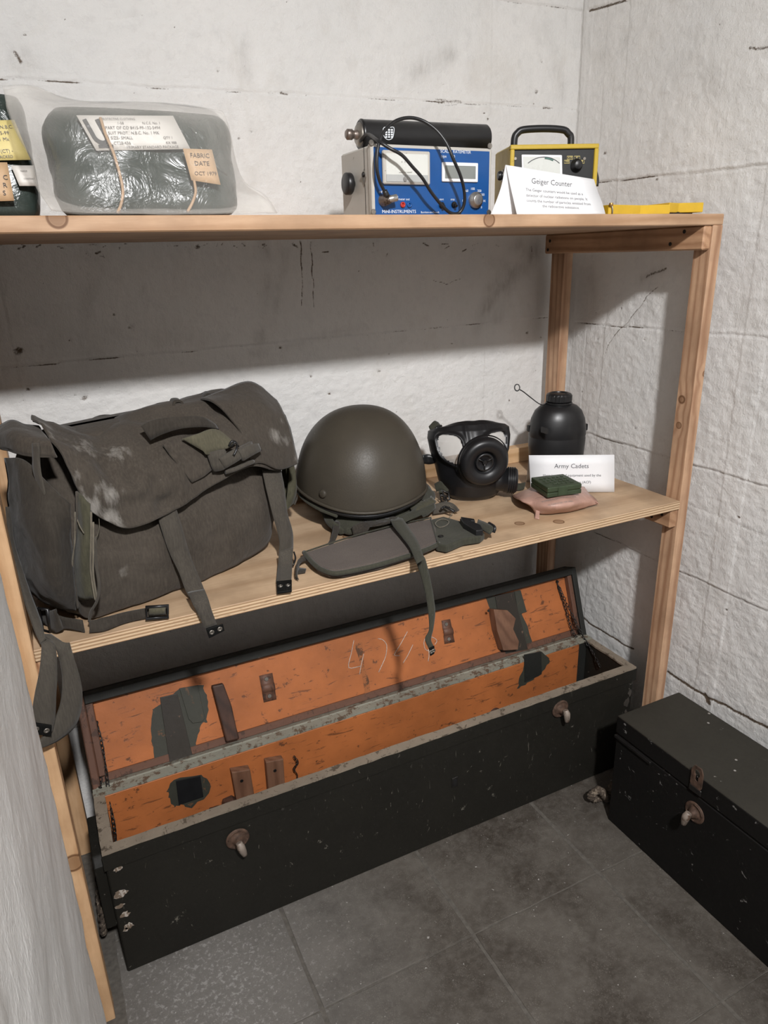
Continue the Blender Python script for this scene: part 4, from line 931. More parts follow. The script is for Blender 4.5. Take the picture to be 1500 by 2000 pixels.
# ------------------------------------------------------------------ folded webbing beneath the helmet
wp = thing('folded_webbing', 'crumpled green webbing bundle under the helmet with one long strap hanging down', 'webbing', (-.68, .22, ZS))
rings = []
OUT = [(600, 985), (632, 1002), (640, 1026), (668, 1046), (700, 1046), (748, 1032), (788, 1026), (826, 1006), (844, 985), (838, 965), (800, 940), (700, 930), (630, 950)]
base = [at(px, py, z=ZS+.002) for px, py in OUT]; cen = sum(base, V())/len(base)+V((0, .02, 0))
for z_, k_ in ((.001, .90), (.006, 1.0), (.016, 1.02), (.028, .97), (.036, .86), (.042, .6), (.044, .2)):
    rings.append([V((cen.x+(p.x-cen.x)*k_, cen.y+(p.y-cen.y)*k_, ZS+z_)) for p in base])
mb = M(); mb.loft(rings, 4, 6, .009, 26, 11); 
for v in mb.bm.verts: v.co.z = max(v.co.z, ZS+.0008); v.co.y = min(v.co.y, .452)
obj('bundle', mb, MWEB, wp)
r = random.Random(5)
def fold(L, R, name='fold', mat=None, th=.004): ribbon(name, L, R, mat or MWEB, wp, fz, th=th, nu=5, amp=.0015)
fold([(628, 1000, .856), (640, 988, .866), (700, 1000, .868), (760, 1004, .866)], [(634, 1020, .842), (660, 1016, .852), (705, 1016, .856), (765, 1016, .856)])
fold([(690, 1030, .854), (712, 1012, .862), (740, 1002, .866), (774, 1000, .868)], [(690, 1048, .832), (722, 1036, .846), (748, 1024, .856), (772, 1016, .860)], mat=MCAN2)
fold([(770, 1012, .862), (800, 998, .862), (830, 980, .862), (846, 974, .862)], [(780, 1028, .850), (812, 1014, .850), (838, 1004, .846), (852, 992, .842)])
fold([(800, 985, .868), (826, 972, .868), (842, 967, .866)], [(808, 1000, .858), (834, 988, .858), (852, 980, .856)], mat=MGUS)
fold([(848, 985, .850), (870, 980, .852), (886, 984, .848), (895, 996, .840)], [(846, 1004, .832), (868, 1000, .834), (882, 998, .834), (892, 1000, .834)], mat=MWEBB)
fold([(650, 1016, .852), (650, 1030, .846), (646, 1050, .836), (640, 1062, .828)], [(664, 1018, .852), (662, 1034, .846), (656, 1052, .836), (648, 1064, .828)], mat=MCAN2, th=.002)
fold([(632, 1002, .858), (634, 1018, .850), (648, 1034, .838), (664, 1044, .830)], [(645, 1000, .862), (652, 1018, .856), (668, 1032, .844), (686, 1040, .836)])
mb = M(); mb.tube([at(868, 978, z=.850), at(876, 986, z=.846), at(884, 998, z=.84), at(880, 1008, z=.836), at(874, 1014, z=.832)], .0009, 5, 4); obj('loose_thread', mb, MTHREAD, wp)
mb = M(); q = [at(862, 994, z=.848), at(868, 990, z=.850), at(878, 994, z=.848), at(888, 1000, z=.842)]; mb.tube(q, .0030, 6, 3); obj('buckle', mb, MBLACKP, wp)
EL = [(764, 1006), (765, 1021), (783, 1045), (801, 1070), (814, 1100)]; ER = [(778, 1002), (786, 1012), (802, 1035), (816, 1057), (829, 1090)]
zz = [.866, .862, .858, .856, .850]
ribbon('hanging_strap', [(*a, z_) for a, z_ in zip(EL, zz)], [(*a, z_) for a, z_ in zip(ER, zz)], MWEB, wp, fz)
YS = [-.022, -.020, -.016, -.012, -.008, -.008, -.010]
EL = [(812, 1094), (817, 1108), (828, 1146), (836, 1189), (839, 1229), (831, 1248), (839, 1270)]; ER = [(826, 1084), (832, 1096), (842, 1137), (850, 1189), (847, 1226), (842, 1248), (847, 1262)]
ribbon('hanging_strap', [(*a, y_) for a, y_ in zip(EL, YS)], [(*a, y_) for a, y_ in zip(ER, YS)], MWEB, wp, fy, nu=7)
tip('strap_tip', [(838, 1266, -.014), (848, 1261, -.014), (848, 1276, -.014), (840, 1281, -.014)], fy, wp, .003)

for o_ in [wp]+list(wp.children):   # nothing of the bundle pushes up through the helmet
    if o_.type != 'MESH': continue
    for v in o_.data.vertices:
        q_ = v.co-HC; a_, b_ = q_.dot(HX), q_.dot(HY); rr_ = math.hypot(a_/.1475, b_/.160)
        if rr_ < 1.08: v.co.z = min(v.co.z, max(ZS+.001, rimz(math.atan2(b_/.16, a_/.1475))-.0205-(v.index % 7)*.0002))
# ------------------------------------------------------------------ sheath
MSH = cloth('worn_brown_felt', (.096, .078, .067), (.068, .055, .048), weave=1500, wrinkle=.05)
shh = thing('machete_sheath', 'flat brown fabric sheath with green binding lying in front of the helmet', 'sheath', at(720, 1075, z=ZS))
T1, T2 = .005, .021
def zpr(name, pts, z0, z1, mat, parent, bev=.002):
    mb = M(); mb.prism([at(x, y, z=z1) for x, y in pts], (0, 0, z0-z1), bev=bev); return obj(name, mb, mat, parent)
pts = [(596, 1078), (680, 1051), (770, 1027), (842, 1012), (852, 1030), (855, 1056), (822, 1070), (740, 1097), (670, 1112), (645, 1113), (622, 1104)]
sb2 = zpr('blade_cover', pts, ZS+.003, ZS+T2, MSH, shh, .004)
mb = M(); mb.tube([at(x, y, z=ZS+T2-.004) for x, y in [(594, 1079), (604, 1092), (622, 1109), (646, 1119), (672, 1118), (740, 1103), (824, 1077), (858, 1062)]], .0048, 8, 5); obj('binding', mb, MWEB, shh)
mb = M(); mb.tube([at(x, y, z=ZS+T2-.0005) for x, y in [(595, 1078), (680, 1050), (770, 1026), (842, 1011)]], .0018, 6, 5); obj('binding', mb, MWEB, shh)
zpr('hanger', [(842, 1014), (866, 1008), (902, 1018), (925, 1030), (947, 1040), (938, 1047), (905, 1052), (872, 1066), (852, 1062), (846, 1040)], ZS+.004, ZS+.020, MWEB, shh, .003)
mb = M(); mb.tube([at(x, y, z=ZS+T2+.0005) for x, y in [(842, 1014), (848, 1036), (856, 1062)]], .0020, 6, 5); obj('binding', mb, MWEB, shh)
p = at(861, 1048, z=ZS+.0205); mb = M(); mb.lathe([(.0035, 0), (.006, .0008), (.0055, .0018), (.0032, .0012)], p, (0, 0, 1), 16); obj('eyelet', mb, MDARKM, shh)
mb = M(); mb.tube([at(x, y, z=ZS+.022) for x, y in [(850, 1022), (862, 1014), (876, 1018), (872, 1026), (858, 1030)]], .0012, 6, 4, True); obj('stitching', mb, MTHREAD, shh)
zpr('clip_buckle', [(898, 1012), (912, 1013), (938, 1024), (944, 1034), (930, 1036), (905, 1022)], ZS+.018, ZS+.032, MBLACKP, shh, .002)
zpr('clip_prong', [(900, 1009), (926, 1013), (928, 1017), (904, 1016)], ZS+.022, ZS+.030, MBLACKP, shh, .001)
ribbon('webbing_loop', [(934, 1014, .852), (948, 1020, .858), (964, 1028, .858), (966, 1034, .850)], [(930, 1026, .848), (942, 1034, .852), (956, 1042, .850), (958, 1044, .842)], MWEB, shh, fz, th=.003)
mb = M(); mb.tube([at(955, 1022, z=.858), at(966, 1030, z=.856), at(964, 1040, z=.846)], .0035, 8, 4); obj('buckle_bar', mb, MBLACKP, shh)
ribbon('tail_strap', [(584, 1132, .830), (579, 1120, .840), (584, 1092, .846), (598, 1084, .842)], [(578, 1132, .828), (584, 1108, .832), (590, 1098, .838), (600, 1094, .836)], MCAN2, shh, fz)
mb = M(); mb.patch([[at(583, 1108, z=.829), at(598, 1110, z=.829)], [at(578, 1120, z=.828), at(596, 1117, z=.829)]], 3, 3, .002, .001); obj('strap_end', mb, MCAN2, shh)
mb = M(); mb.tube([at(574, 1078, z=.850), at(577, 1090, z=.842), at(573, 1104, z=.834)], .0018, 6, 4); obj('strap_hook', mb, MBLACKP, shh)

def inpoly(x, y, P_):
    c = False
    for i in range(len(P_)):
        (x1, y1), (x2, y2) = P_[i-1], P_[i]
        if (y1 > y) != (y2 > y) and x < (x2-x1)*(y-y1)/(y2-y1)+x1: c = not c
    return c
SHP = [at(x, y, z=ZS+T2) for x, y in [(590, 1076), (680, 1047), (770, 1023), (842, 1007), (868, 1003), (905, 1014), (952, 1040), (938, 1052), (905, 1060), (872, 1077), (824, 1092), (740, 1117), (672, 1131), (645, 1131), (618, 1120)]]
SHP = [(p.x, p.y) for p in SHP]
for o_ in wp.children:
    for v in o_.data.vertices:
        if v.co.y > .004 and inpoly(v.co.x, v.co.y, SHP): v.co.z = max(v.co.z, ZS+T2+.0065+(v.index % 2)*.002)
for o_ in list(bag.children)+[g for c_ in bag.children for g in c_.children]:   # the pouch stays clear of the helmet
    for v in o_.data.vertices:
        q_ = v.co-HC; a_, b_ = q_.dot(HX), q_.dot(HY); rr_ = math.hypot(a_/.1475, b_/.160)
        if rr_ < 1.07 and v.co.z > .85:
            k_ = 1.07/max(rr_, .05); v.co.x = HC.x+(v.co.x-HC.x)*k_; v.co.y = HC.y+(v.co.y-HC.y)*k_
# ------------------------------------------------------------------ gas mask
MLENS = NT('hazed_mask_lens'); MLENS = MLENS.fin((.50, .48, .45), .12, 0, Alpha=.55)  # pale grey colour stands in for reflection and the bright wall behind
gm = thing('gas_mask', 'black rubber gas mask with two eye windows and a round valve, standing on the shelf', 'gas mask', (-.405, .30, ZS))
MR = V((.955, -.296, 0)).normalized(); MF = V((-MR.y*-1, 0, 0)); MF = V((MR.y, -MR.x, 0))
if MF.y > 0: MF = -MF
MC = V((-.418, .305, ZS+.002))
ZK = [0, .012, .04, .075, .11, .145, .168, .180, .186]
AK = [.058, .072, .080, .088, .098, .103, .101, .094, .078]
DK = [.062, .080, .094, .100, .090, .078, .068, .058, .046]
def shell_pt(phi, s_, out=0.):
    z = np.interp(s_, np.linspace(0, 1, 9), ZK); a = np.interp(s_, np.linspace(0, 1, 9), AK); d = np.interp(s_, np.linspace(0, 1, 9), DK)
    sx = math.copysign(abs(math.sin(phi))**.85, phi); x = a*sx; f_ = d*math.cos(phi)**1 if math.cos(phi) > 0 else d*.8*math.cos(phi)
    X, Z = x, z
    # surface features
    h = out
    for sg in (-1, 1):
        e = eye(phi, s_, sg)
        h += .0075*math.exp(-((e-1.12)/.13)**2)
    h += .006*math.exp(-(phi/.10)**2)*max(0, min(1, (s_-.5)*6))                       # nose ridge
    h += .004*math.exp(-((abs(phi)-.16-(s_-.5)*.1)/.05)**2)*max(0, min(1, (s_-.45)*8))*max(0, min(1, (.95-s_)*8))
    h -= .008*math.exp(-((s_-.40)/.07)**2)*math.exp(-((abs(phi)-.95)/.35)**2)         # cheek hollow
    h += .003*math.exp(-((s_-.06)/.04)**2)
    h += .0012*mnoise.noise(V((phi*3, s_*7, 1)))
    zo = -.020*max(0, s_-.4)**2/.36*(1-math.cos(phi))*1.6
    return MC+MR*(x+h*sx)+MF*(f_+h*math.cos(phi))+V((0, 0, z+zo))-MF*z*.14
def eye(phi, s_, sg):
    cx_, cz_ = (.64*sg if sg < 0 else .44), .585; wx = .335 if sg < 0 else .32; wz = .130
    u_ = (phi-cx_)/wx*sg; v_ = (s_-cz_)/wz
    v2 = v_+.22*u_*(-1)*(1 if v_ < 0 else .35)
    return (abs(u_)**3+abs(v2)**3)**(1/3)
NP_, NSS = 150, 96
mb = M(); ph = [-1.6+3.2*i/NP_ for i in range(NP_+1)]; ss = [j/NSS for j in range(NSS+1)]
grid_ = {}
def gv(i, j, o_=0.):
    k = (i, j, o_)
    if k not in grid_: grid_[k] = mb.bm.verts.new(shell_pt(ph[i], ss[j], o_))
    return grid_[k]
for i in range(NP_):
    for j in range(NSS):
        pc, s_c = (ph[i]+ph[i+1])/2, (ss[j]+ss[j+1])/2
        if eye(pc, s_c, -1) < 1 or eye(pc, s_c, 1) < 1: continue
        mb.face([gv(i, j), gv(i+1, j), gv(i+1, j+1), gv(i, j+1)], 0, True)
        mb.face([gv(i, j, -.004), gv(i, j+1, -.004), gv(i+1, j+1, -.004), gv(i+1, j, -.004)], 0, True)
bmesh.ops.recalc_face_normals(mb.bm, faces=mb.bm.faces); face_ = obj('facepiece', mb, MRUBBER, gm)
for sg in (-1, 1):
    mb = M(); grid_ = {}
    for i in range(NP_):
        for j in range(NSS):
            pc, s_c = (ph[i]+ph[i+1])/2, (ss[j]+ss[j+1])/2
            if eye(pc, s_c, sg) < 1.08:
                vv = []
                for (a, b) in ((i, j), (i+1, j), (i+1, j+1), (i, j+1)):
                    k = (a, b)
                    if k not in grid_:
                        z = np.interp(ss[b], np.linspace(0, 1, 9), ZK); aa = np.interp(ss[b], np.linspace(0, 1, 9), AK); dd = np.interp(ss[b], np.linspace(0, 1, 9), DK)
                        sx = math.copysign(abs(math.sin(ph[a]))**.85, ph[a])
                        grid_[k] = mb.bm.verts.new(MC+MR*(aa*sx*.985)+MF*(dd*math.cos(ph[a])*.985)+V((0, 0, z-.020*max(0, ss[b]-.4)**2/.36*(1-math.cos(ph[a]))*1.6))-MF*z*.14)
                    vv.append(grid_[k])
                mb.face(vv, 0, True)
    obj('eye_window', mb, MLENS, face_)
VC = onp(947, 903, MC+MF*.105, (MF+MR*.0)); VA = (MF*.95+MR*.05+V((0, 0, -.10))).normalized()
mb = M(); mb.lathe([(.044, -.045), (.053, -.030), (.0575, -.014), (.058, -.002), (.055, .006), (.048, .0105), (.038, .010), (.030, .006), (.0265, .003), (.0255, -.003), (.001, -.003)], VC, VA, 64); vh = obj('valve_housing', mb, MRUBBER, gm)
mb = M(); mb.lathe([(.0215, -.004), (.0225, .0005), (.0200, .003), (.0175, .002)], VC, VA, 32, caps=False)
u_ = MR; v_ = VA.cross(u_).normalized()
for k in range(3):
    a = k*2.094+.5; d_ = u_*math.cos(a)+v_*math.sin(a); mb.tube([VC+d_*.003+VA*.001, VC+d_*.019+VA*.0015], .0017, 6, 1, smooth_path=False)
mb.cyl(VC-VA*.002, VC+VA*.0025, .006, 16, bev=.001); obj('valve_grille', mb, MBLACKP, vh)
mb = M(); mb.lathe([(.0600, -.018), (.0625, -.014), (.0600, -.010)], VC, VA, 48, caps=False); obj('clamp_ring', mb, MRUBBER, vh)
c0 = MC+MR*.055+MF*.055+V((0, 0, .045)); ax = (MR*.93+MF*.25+V((0, 0, -.05))).normalized()
prof = [(.026, -.02), (.027, .012), (.030, .014), (.030, .020)]
for k in range(4): prof += [(.0325, .021+k*.005), (.0325, .0235+k*.005), (.030, .0245+k*.005), (.030, .0255+k*.005)]
prof += [(.027, .044), (.022, .045), (.021, .038), (.001, .038)]
mb = M(); mb.lathe(prof, c0, ax, 40); obj('filter_port', mb, MRUBBER, gm)
def tabr(L, R, mat=MWEB, th=.004, nm='head_strap'): return ribbon(nm, L, R, mat, gm, fy, th=th)
tabr([(838, 832, .36), (848, 822, .365), (856, 824, .37)], [(846, 850, .345), (858, 840, .35), (866, 838, .36)])
mb = M(); mb.tube([at(846, 848, y=.345), at(852, 836, y=.34), at(862, 832, y=.345)], .0035, 6, 4); obj('buckle', mb, MBLACKP, gm)
tabr([(826, 890, .35), (836, 888, .35), (848, 894, .34)], [(828, 906, .35), (838, 907, .35), (850, 905, .34)], MBLACKP, .006)
tabr([(848, 945, .31), (858, 940, .30), (866, 945, .29), (876, 956, .28)], [(852, 960, .30), (862, 958, .29), (870, 962, .28), (876, 970, .27)])
tabr([(856, 960, .29), (864, 958, .285), (868, 972, .28)], [(860, 970, .285), (868, 972, .28), (872, 978, .275)])
for q in ([(864, 958), (876, 962), (878, 976), (868, 976)], [(860, 966), (872, 970), (872, 982), (862, 980)]):
    mb = M(); mb.tube([at(*p_, y=.268) for p_ in q], .0028, 6, 1, True, smooth_path=False); obj('buckle', mb, MBLACKP, gm)
tabr([(1002, 942, .26), (1014, 944, .26), (1026, 942, .25)], [(1004, 956, .25), (1014, 958, .25), (1024, 955, .245)])
tabr([(938, 826, .34), (943, 822, .345)], [(946, 828, .34), (949, 825, .345)])

# ------------------------------------------------------------------ canteen
cn = thing('canteen', 'black plastic water bottle with ribbed screw cap and wire lanyard ring', 'water bottle', (-.13, .33, ZS))
CC = V((-.130, .332, ZS+.001)); CXD = V((.90, -.44, 0)).normalized()
mb = M(); mb.lathe([(.060, 0), (.078, .003), (.086, .012), (.090, .04), (.0925, .075), (.0935, .098), (.0925, .101), (.0925, .104), (.0940, .107), (.0930, .125), (.087, .150), (.076, .170), (.060, .182), (.046, .187), (.037, .189), (.035, .194), (.035, .198)], CC, (0, 0, 1), 64, 0, True, .80, .62, CXD)
bb = obj('body', mb, MBLACKP, cn)
mb = M(); n_ = 96; G = []
for (r_, z_) in [(.030, .199), (.0375, .1995), (.0395, .202), (.0395, .216), (.037, .220), (.030, .2225), (.026, .2225), (.025, .2195), (.001, .2195)]:
    r_ *= .82; z_ *= .97
    G.append([tuple(CC+V((math.cos(a)*(r_+(.0009 if (j//2) % 2 and .194 < z_ < .212 and r_ > .030 else 0)), math.sin(a)*(r_+(.0009 if (j//2) % 2 and .194 < z_ < .212 and r_ > .030 else 0)), z_))) for j, a in enumerate([2*math.pi*k/n_ for k in range(n_)])])
vs = mb.grid(G, 0, False, cv=True); mb.face(vs[0][::-1]); obj('cap', mb, MBLACKP, cn)
mb = M(); mb.lathe([(.031, .186), (.034, .188), (.035, .1905), (.033, .193)], CC, (0, 0, 1), 40); obj('collar', mb, MBLACKP, cn)
for sg in (-1, 1):
    p = CC+CXD*.0735*sg+V((0, 0, .122)); mb = M(); mb.obox(p-CXD*.004-V((0, .004, .008)), CXD*.009, V((0, .010, 0)), V((0, 0, .018)), .0015); obj('lug', mb, MBLACKP, cn)
for px in (1066, 1126):
    p = at(px, 841, y=.287); mb = M(); mb.obox(p-V((.002, .012, .008)), V((.003, 0, 0)), V((0, .03, 0)), V((0, 0, .016)), .0008); obj('raised_rib', mb, MBLACKP, bb)
rc = at(1010, 757, y=.372); wire = [CC+CXD*-.032+V((0, 0, .190)), at(1062, 791, y=.335), at(1052, 788, y=.345), at(1036, 776, y=.358), at(1022, 765, y=.366), at(1015, 761, y=.37)]
mb = M(); mb.tube(wire, .0016, 6, 6); mb.tube([rc+RT*(.0065*math.cos(a))+UP*(.0085*math.sin(a)) for a in [2*math.pi*k/16 for k in range(16)]], .0016, 6, 2, True); obj('lanyard', mb, MBLACKP, cn)

# ------------------------------------------------------------------ cards, tin, ration
ac = thing('name_card', 'white folded paper card reading Army Cadets standing before the water bottle', 'sign', (-.20, .18, ZS))
BL, BR = V((-.287, .226, ZS+.0005)), V((-.113, .126, ZS+.0005)); TL_, TR_ = at(1033, 890, y=.236), at(1200, 889, y=.136)
TL_ = onp(1033, 890, BL, V((-.52, -.9, .12))); TR_ = onp(1200, 889, BL, V((-.52, -.9, .12))); BL = onp(1037, 961, BL, V((-.52, -.9, .12))); BR = onp(1200, 961, BL, V((-.52, -.9, .12)))
BL.z = max(BL.z, ZS+.0004); BR.z = max(BR.z, ZS+.0004)
mb = M(); mb.patch([[TL_, TR_], [BL, BR]], 4, 4, .0006); obj('front_panel', mb, MWHITE, ac)
bk = V((.045, .078, 0)); mb = M(); mb.patch([[TL_+bk*.02, TR_+bk*.02], [V((BL.x, BL.y, ZS+.0004))+bk, V((BR.x, BR.y, ZS+.0004))+bk]], 4, 4, .0006); obj('back_panel', mb, MWHITE, ac)
rr = (TR_-TL_).normalized(); uu = (TL_-BL).normalized(); W_ = (TR_-TL_).length; H_ = (TL_-BL).length
def cardp(fx, fy_): return BL+(BR-BL)*fx+(TL_-BL)*fy_+rr.cross(uu)*.0006
lettering([('Army Cadets', .0155, cardp(.5, .66), rr, uu, 'CENTER'), ('Here is some of equipment used by the', .0088, cardp(.5, .43), rr, uu, 'CENTER'), ('Army Cadet Force (ACF)', .0088, cardp(.5, .24), rr, uu, 'CENTER')], MINK, ac)
MPINK = NT('pink_foil_wrap'); v_ = MPINK.co(); fz_ = MPINK.noise(v_, 30, 5, .6, .8); MPINK.bump(fz_, .5, .004)
MPINK = MPINK.fin(MPINK.mix(MPINK.rng(fz_, .3, .7), (.47, .285, .225), (.36, .215, .17)), .42, 0)
rp = thing('ration_pack', 'crinkled pinkish-brown sealed food sachet lying under the small green tin', 'food pack', at(1085, 975, z=ZS))
RC_ = [[(1046, 1004, .827), (1075, 1004, .828), (1115, 999, .828), (1168, 984, .830)], [(1036, 990, .842), (1072, 988, .856), (1114, 984, .857), (1160, 972, .846)],
       [(1018, 978, .852), (1064, 964, .866), (1108, 958, .867), (1150, 962, .852)], [(1004, 970, .842), (1045, 950, .858), (1096, 942, .858), (1142, 952, .842)], [(1000, 966, .827), (1040, 958, .828), (1095, 950, .828), (1140, 956, .828)]]
mb = M(); mb.patch([[at(x, y, z=z_) for x, y, z_ in r_] for r_ in RC_], 6, 8, .002, .0022, 40, 4); 
cn_ = (BR-BL).cross(V((0, 0, 1))).normalized(); cn_ = cn_ if cn_.y < 0 else -cn_
for v in mb.bm.verts:
    v.co.z = max(v.co.z, ZS+.0006); d_ = (v.co-BL).dot(cn_)
    if d_ < .006: v.co += cn_*(.006-d_)
obj('sachet', mb, MPINK, rp)
mb = M(); mb.patch([[at(1046, 985, z=.846), at(1054, 990, z=.846)], [at(1046, 1000, z=.834), at(1054, 1000, z=.834)], [at(1044, 1012, z=.826), at(1053, 1014, z=.826)]], 4, 3, .0015, .001, 50); obj('seal', mb, MPINK, rp)
mb = M(); mb.patch([[at(1155, 972, z=.842), at(1162, 978, z=.84)], [at(1164, 974, z=.838), at(1170, 984, z=.832)]], 4, 3, .0015, .001, 50); obj('seal', mb, MPINK, rp)
pr_, pu_ = (at(1130, 975, z=.86)-at(1060, 985, z=.86)).normalized(), V((0, .55, .75))
o3 = [at(1052, 973, z=.8635), at(1054, 981, z=.8605), at(1056, 989, z=.858)]
psx = bvh(bpy.data.objects['sachet'])
lettering([('NET WT. CONTENTS ONE MEAL', .0058, at(1062, 972, z=.8665), pr_, pu_, 'LEFT'), ('WARNING DO NOT EAT IF PACK', .0058, at(1062, 979, z=.8640), pr_, pu_, 'LEFT'), ('IS DAMAGED OR OPEN', .0058, at(1075, 986, z=.8610), pr_, pu_, 'LEFT')], MINKF, rp, onto=psx)
MTIN = plain('dark_green_tin', (.040, .060, .028), .38, 0, var=.2, scale=60, bump=.15)
tn = thing('tin', 'small flat dark green lidded tin resting on the pink sachet', 'tin', at(1087, 945, z=.868))
tq = [at(1037, 932, z=.892), at(1100, 925, z=.892), at(1137, 944, z=.892), at(1070, 953, z=.892)]
mb = M(); mb.prism([p_-V((0, 0, .013)) for p_ in tq], (0, 0, -.011), bev=.002); obj('base', mb, MTIN, tn)
mb = M(); mb.prism([p_ for p_ in tq], (0, 0, -.0125), bev=.0025); tl_ = obj('lid', mb, MTIN, tn)
ca = sum(tq, V())/4; ex, ey = (tq[2]-tq[3]), (tq[0]-tq[3])
for iy in range(4):
    for ix in range(6):
        if random.random() < .8:
            p = tq[3]+ex*(.14+.125*ix)+ey*(.18+.18*iy); mb = M(); mb.obox(p, ex*.09*random.uniform(.5, 1.1), ey*.06, V((0, 0, .0009)), .0002); obj('embossed_mark', mb, MTIN, tl_)
p = tq[3]+ex*.30; mb = M(); mb.obox(p+V((0, 0, -.022))-ey.normalized()*.0015, ex*.28, ey.normalized()*.002, V((0, 0, .019)), .0008); obj('latch', mb, MTIN, tn)

tpoly = [(p.x, p.y) for p in tq]
for v in bpy.data.objects['sachet'].data.vertices:
    if inpoly(v.co.x, v.co.y, tpoly): v.co.z = min(v.co.z, .8665)
for root in (gm, bag, wp, shh):   # nothing sinks into the plywood
    for o_ in list(root.children)+[g for c_ in root.children for g in c_.children]:
        for v in o_.data.vertices:
            if v.co.y > -.0035 and v.co.z < ZS+.0006 and v.co.z > ZS-.03: v.co.z = ZS+.0006+(v.index % 3)*.0003
# ------------------------------------------------------------------ TOP SHELF
ZT = 1.450
MVINYL = NT('glossy_dark_green_vinyl'); v_ = MVINYL.co(); n_ = MVINYL.noise(v_, 22, 4, .6, 1.2); n2_ = MVINYL.noise(v_, 7, 3)
MVINYL.bump(n_, .55, .007); MVINYL = MVINYL.fin(MVINYL.mix(MVINYL.rng(n2_, .3, .7), (.022, .035, .030), (.035, .048, .042)), .28, 0)
def film():
    t = NT('milky_plastic_film'); v = t.co(); n = t.noise(v, 11, 4, .6, 1.4); n2 = t.noise(v, 34, 4, .6, 1.)
    t.bump(t.math('ADD', n, t.math('MULTIPLY', n2, .35)), .6, .010)
    t.fin((.74, .71, .66), .20, 0)
    tr = t.n('ShaderNodeBsdfTransparent'); mx = t.n('ShaderNodeMixShader')
    fr = t.n('ShaderNodeLayerWeight'); fr.inputs['Blend'].default_value = .35
    fac = t.math('ADD', t.rng(t.noise(v, 6, 3), .3, .7, .035, .085), t.math('MULTIPLY', fr.outputs['Facing'], .30))
    t.put(mx.inputs[0], fac); t.put(mx.inputs[1], tr.outputs[0]); t.put(mx.inputs[2], t.b.outputs[0]); t.put(t.out.inputs[0], mx.outputs[0])
    return t.m
MFILM = film()
MLABEL = plain('label_paper', (.70, .67, .62), .5, var=.03); MTAN = plain('tan_label_paper', (.56, .37, .21), .6, var=.05)
MYEL = plain('yellow_label_paper', (.72, .60, .24), .6, var=.04); MSTRING = plain('tan_twine', (.50, .33, .20), .8, var=.1)
MINKD = plain('black_print', (.035, .035, .035), .6, var=.02)
def sblock(x0, x1, yb, yt, y1, h, n=4.5, seed=1, amp=.004):
    """soft rounded bundle; front face leans from yb (bottom) to yt (top)"""
    mb = M(); cx = (x0+x1)/2; G = []
    nz, na = 22, 64
    for i in range(nz+1):
        t = i/nz; e = (1-abs(2*t-1)**n)**(1/n) if 0 < t < 1 else .0; e = max(e, .02); k = .60+.40*e if 0 < t < 1 else .02
        k = e**.5 if e > .02 else .02
        yf = yb+(yt-yb)*t; cy = (yf+y1)/2; row = []
        for j in range(na):
            a = 2*math.pi*j/na; c, s_ = math.cos(a), math.sin(a); rr = (abs(c)**n+abs(s_)**n)**(-1/n)
            p = V((cx+(x1-x0)/2*k*rr*c, cy+(y1-yf)/2*k*rr*s_, ZT+.001+h*t))
            d = amp*(mnoise.noise(p*14+V((seed, 0, 0)))+.7*mnoise.noise(p*V((10, 10, 45)) if False else V((p.x*9+seed, p.y*9, p.z*40))))
            p += V((c, s_, 0))*d; p.z = max(p.z, ZT+.0008); row.append(tuple(p))
        G.append(row)
    vs = mb.grid(G, 0, True, cv=True); mb.face(vs[0][::-1], 0, True); mb.face(vs[-1], 0, True)
    bmesh.ops.recalc_face_normals(mb.bm, faces=mb.bm.faces); return mb
def label_on(parent, px4, f, mat, name='label', th=.0006):
    mb = M(); q = [f(*p) for p in px4]; mb.patch([[q[0], q[1]], [q[3], q[2]]], 4, 4, th); return obj(name, mb, mat, parent), q
def frame(q):
    r = (q[1]-q[0]); u = (q[0]-q[3]); n = r.normalized().cross(u.normalized())
    if n.dot(CAM-q[0]) < 0: n = -n
    return r, u, n
def txt(parent, q, lines, mat, off=.0012, name='lettering'):
    """lines: text, fx (0..1), fy (0..1 up), size as share of label height, align"""
    r, u, n = frame(q); H = u.length
    return lettering([(t, s_*H, q[3]+r*fx+u*fy_+n*off, r, u, al) for (t, fx, fy_, s_, al) in lines], mat, parent, name)
pk = thing('suit_package', 'dark green vinyl bundle tied with twine in a milky plastic bag, white contents label', 'package', (-1.12, .17, ZT))
mb = sblock(-1.268, -.990, .080, .125, .235, .160, 4.2, 3, .007); bn = obj('bundle', mb, MVINYL, pk)
f1 = lambda px, py, o=0.: onp(px, py, V((-1.1, .094-o, ZT+.06)), V((0, -1, .22)))
f2 = lambda px, py, o=0.: onp(px, py, V((-1.1, .082-o, ZT+.06)), V((0, -1, .22)))
lb, q = label_on(pk, [(149, 225), (338, 226), (372, 291), (188, 294)], f1, MLABEL)
txt(lb, q, [('PROTECTIVE CLOTHING', .22, .86, .085, 'LEFT'), ('1-58', .36, .74, .10, 'LEFT'), ('N.C.E. No. 1', .62, .74, .10, 'LEFT'), ('PART OF CO 8415-99-132-5494', .21, .60, .115, 'LEFT'), ('SUIT PROT.\' N.B.C. No. 1 MK', .21, .45, .115, 'LEFT'), ('SIZE- SMALL', .21, .31, .115, 'LEFT'), ('QTY 1', .76, .31, .10, 'LEFT'),
    ('CT2B/436', .21, .16, .115, 'LEFT'), ('KX 988', .76, .16, .10, 'LEFT'), ('PRIMARY STANDARD PACKAGE', .32, .035, .105, 'LEFT')], MINKF)
r, u, n = frame(q); o = q[3]+n*.0014
U_ = []
for k in range(15):
    a = math.pi*(1+k/14); U_.append(o+r*(.115+.062*math.cos(a))+u*(.38+.17*math.sin(a)))
pts = [o+r*.053+u*.88]+U_+[o+r*.177+u*.88]
mb = M(); w_ = .0062
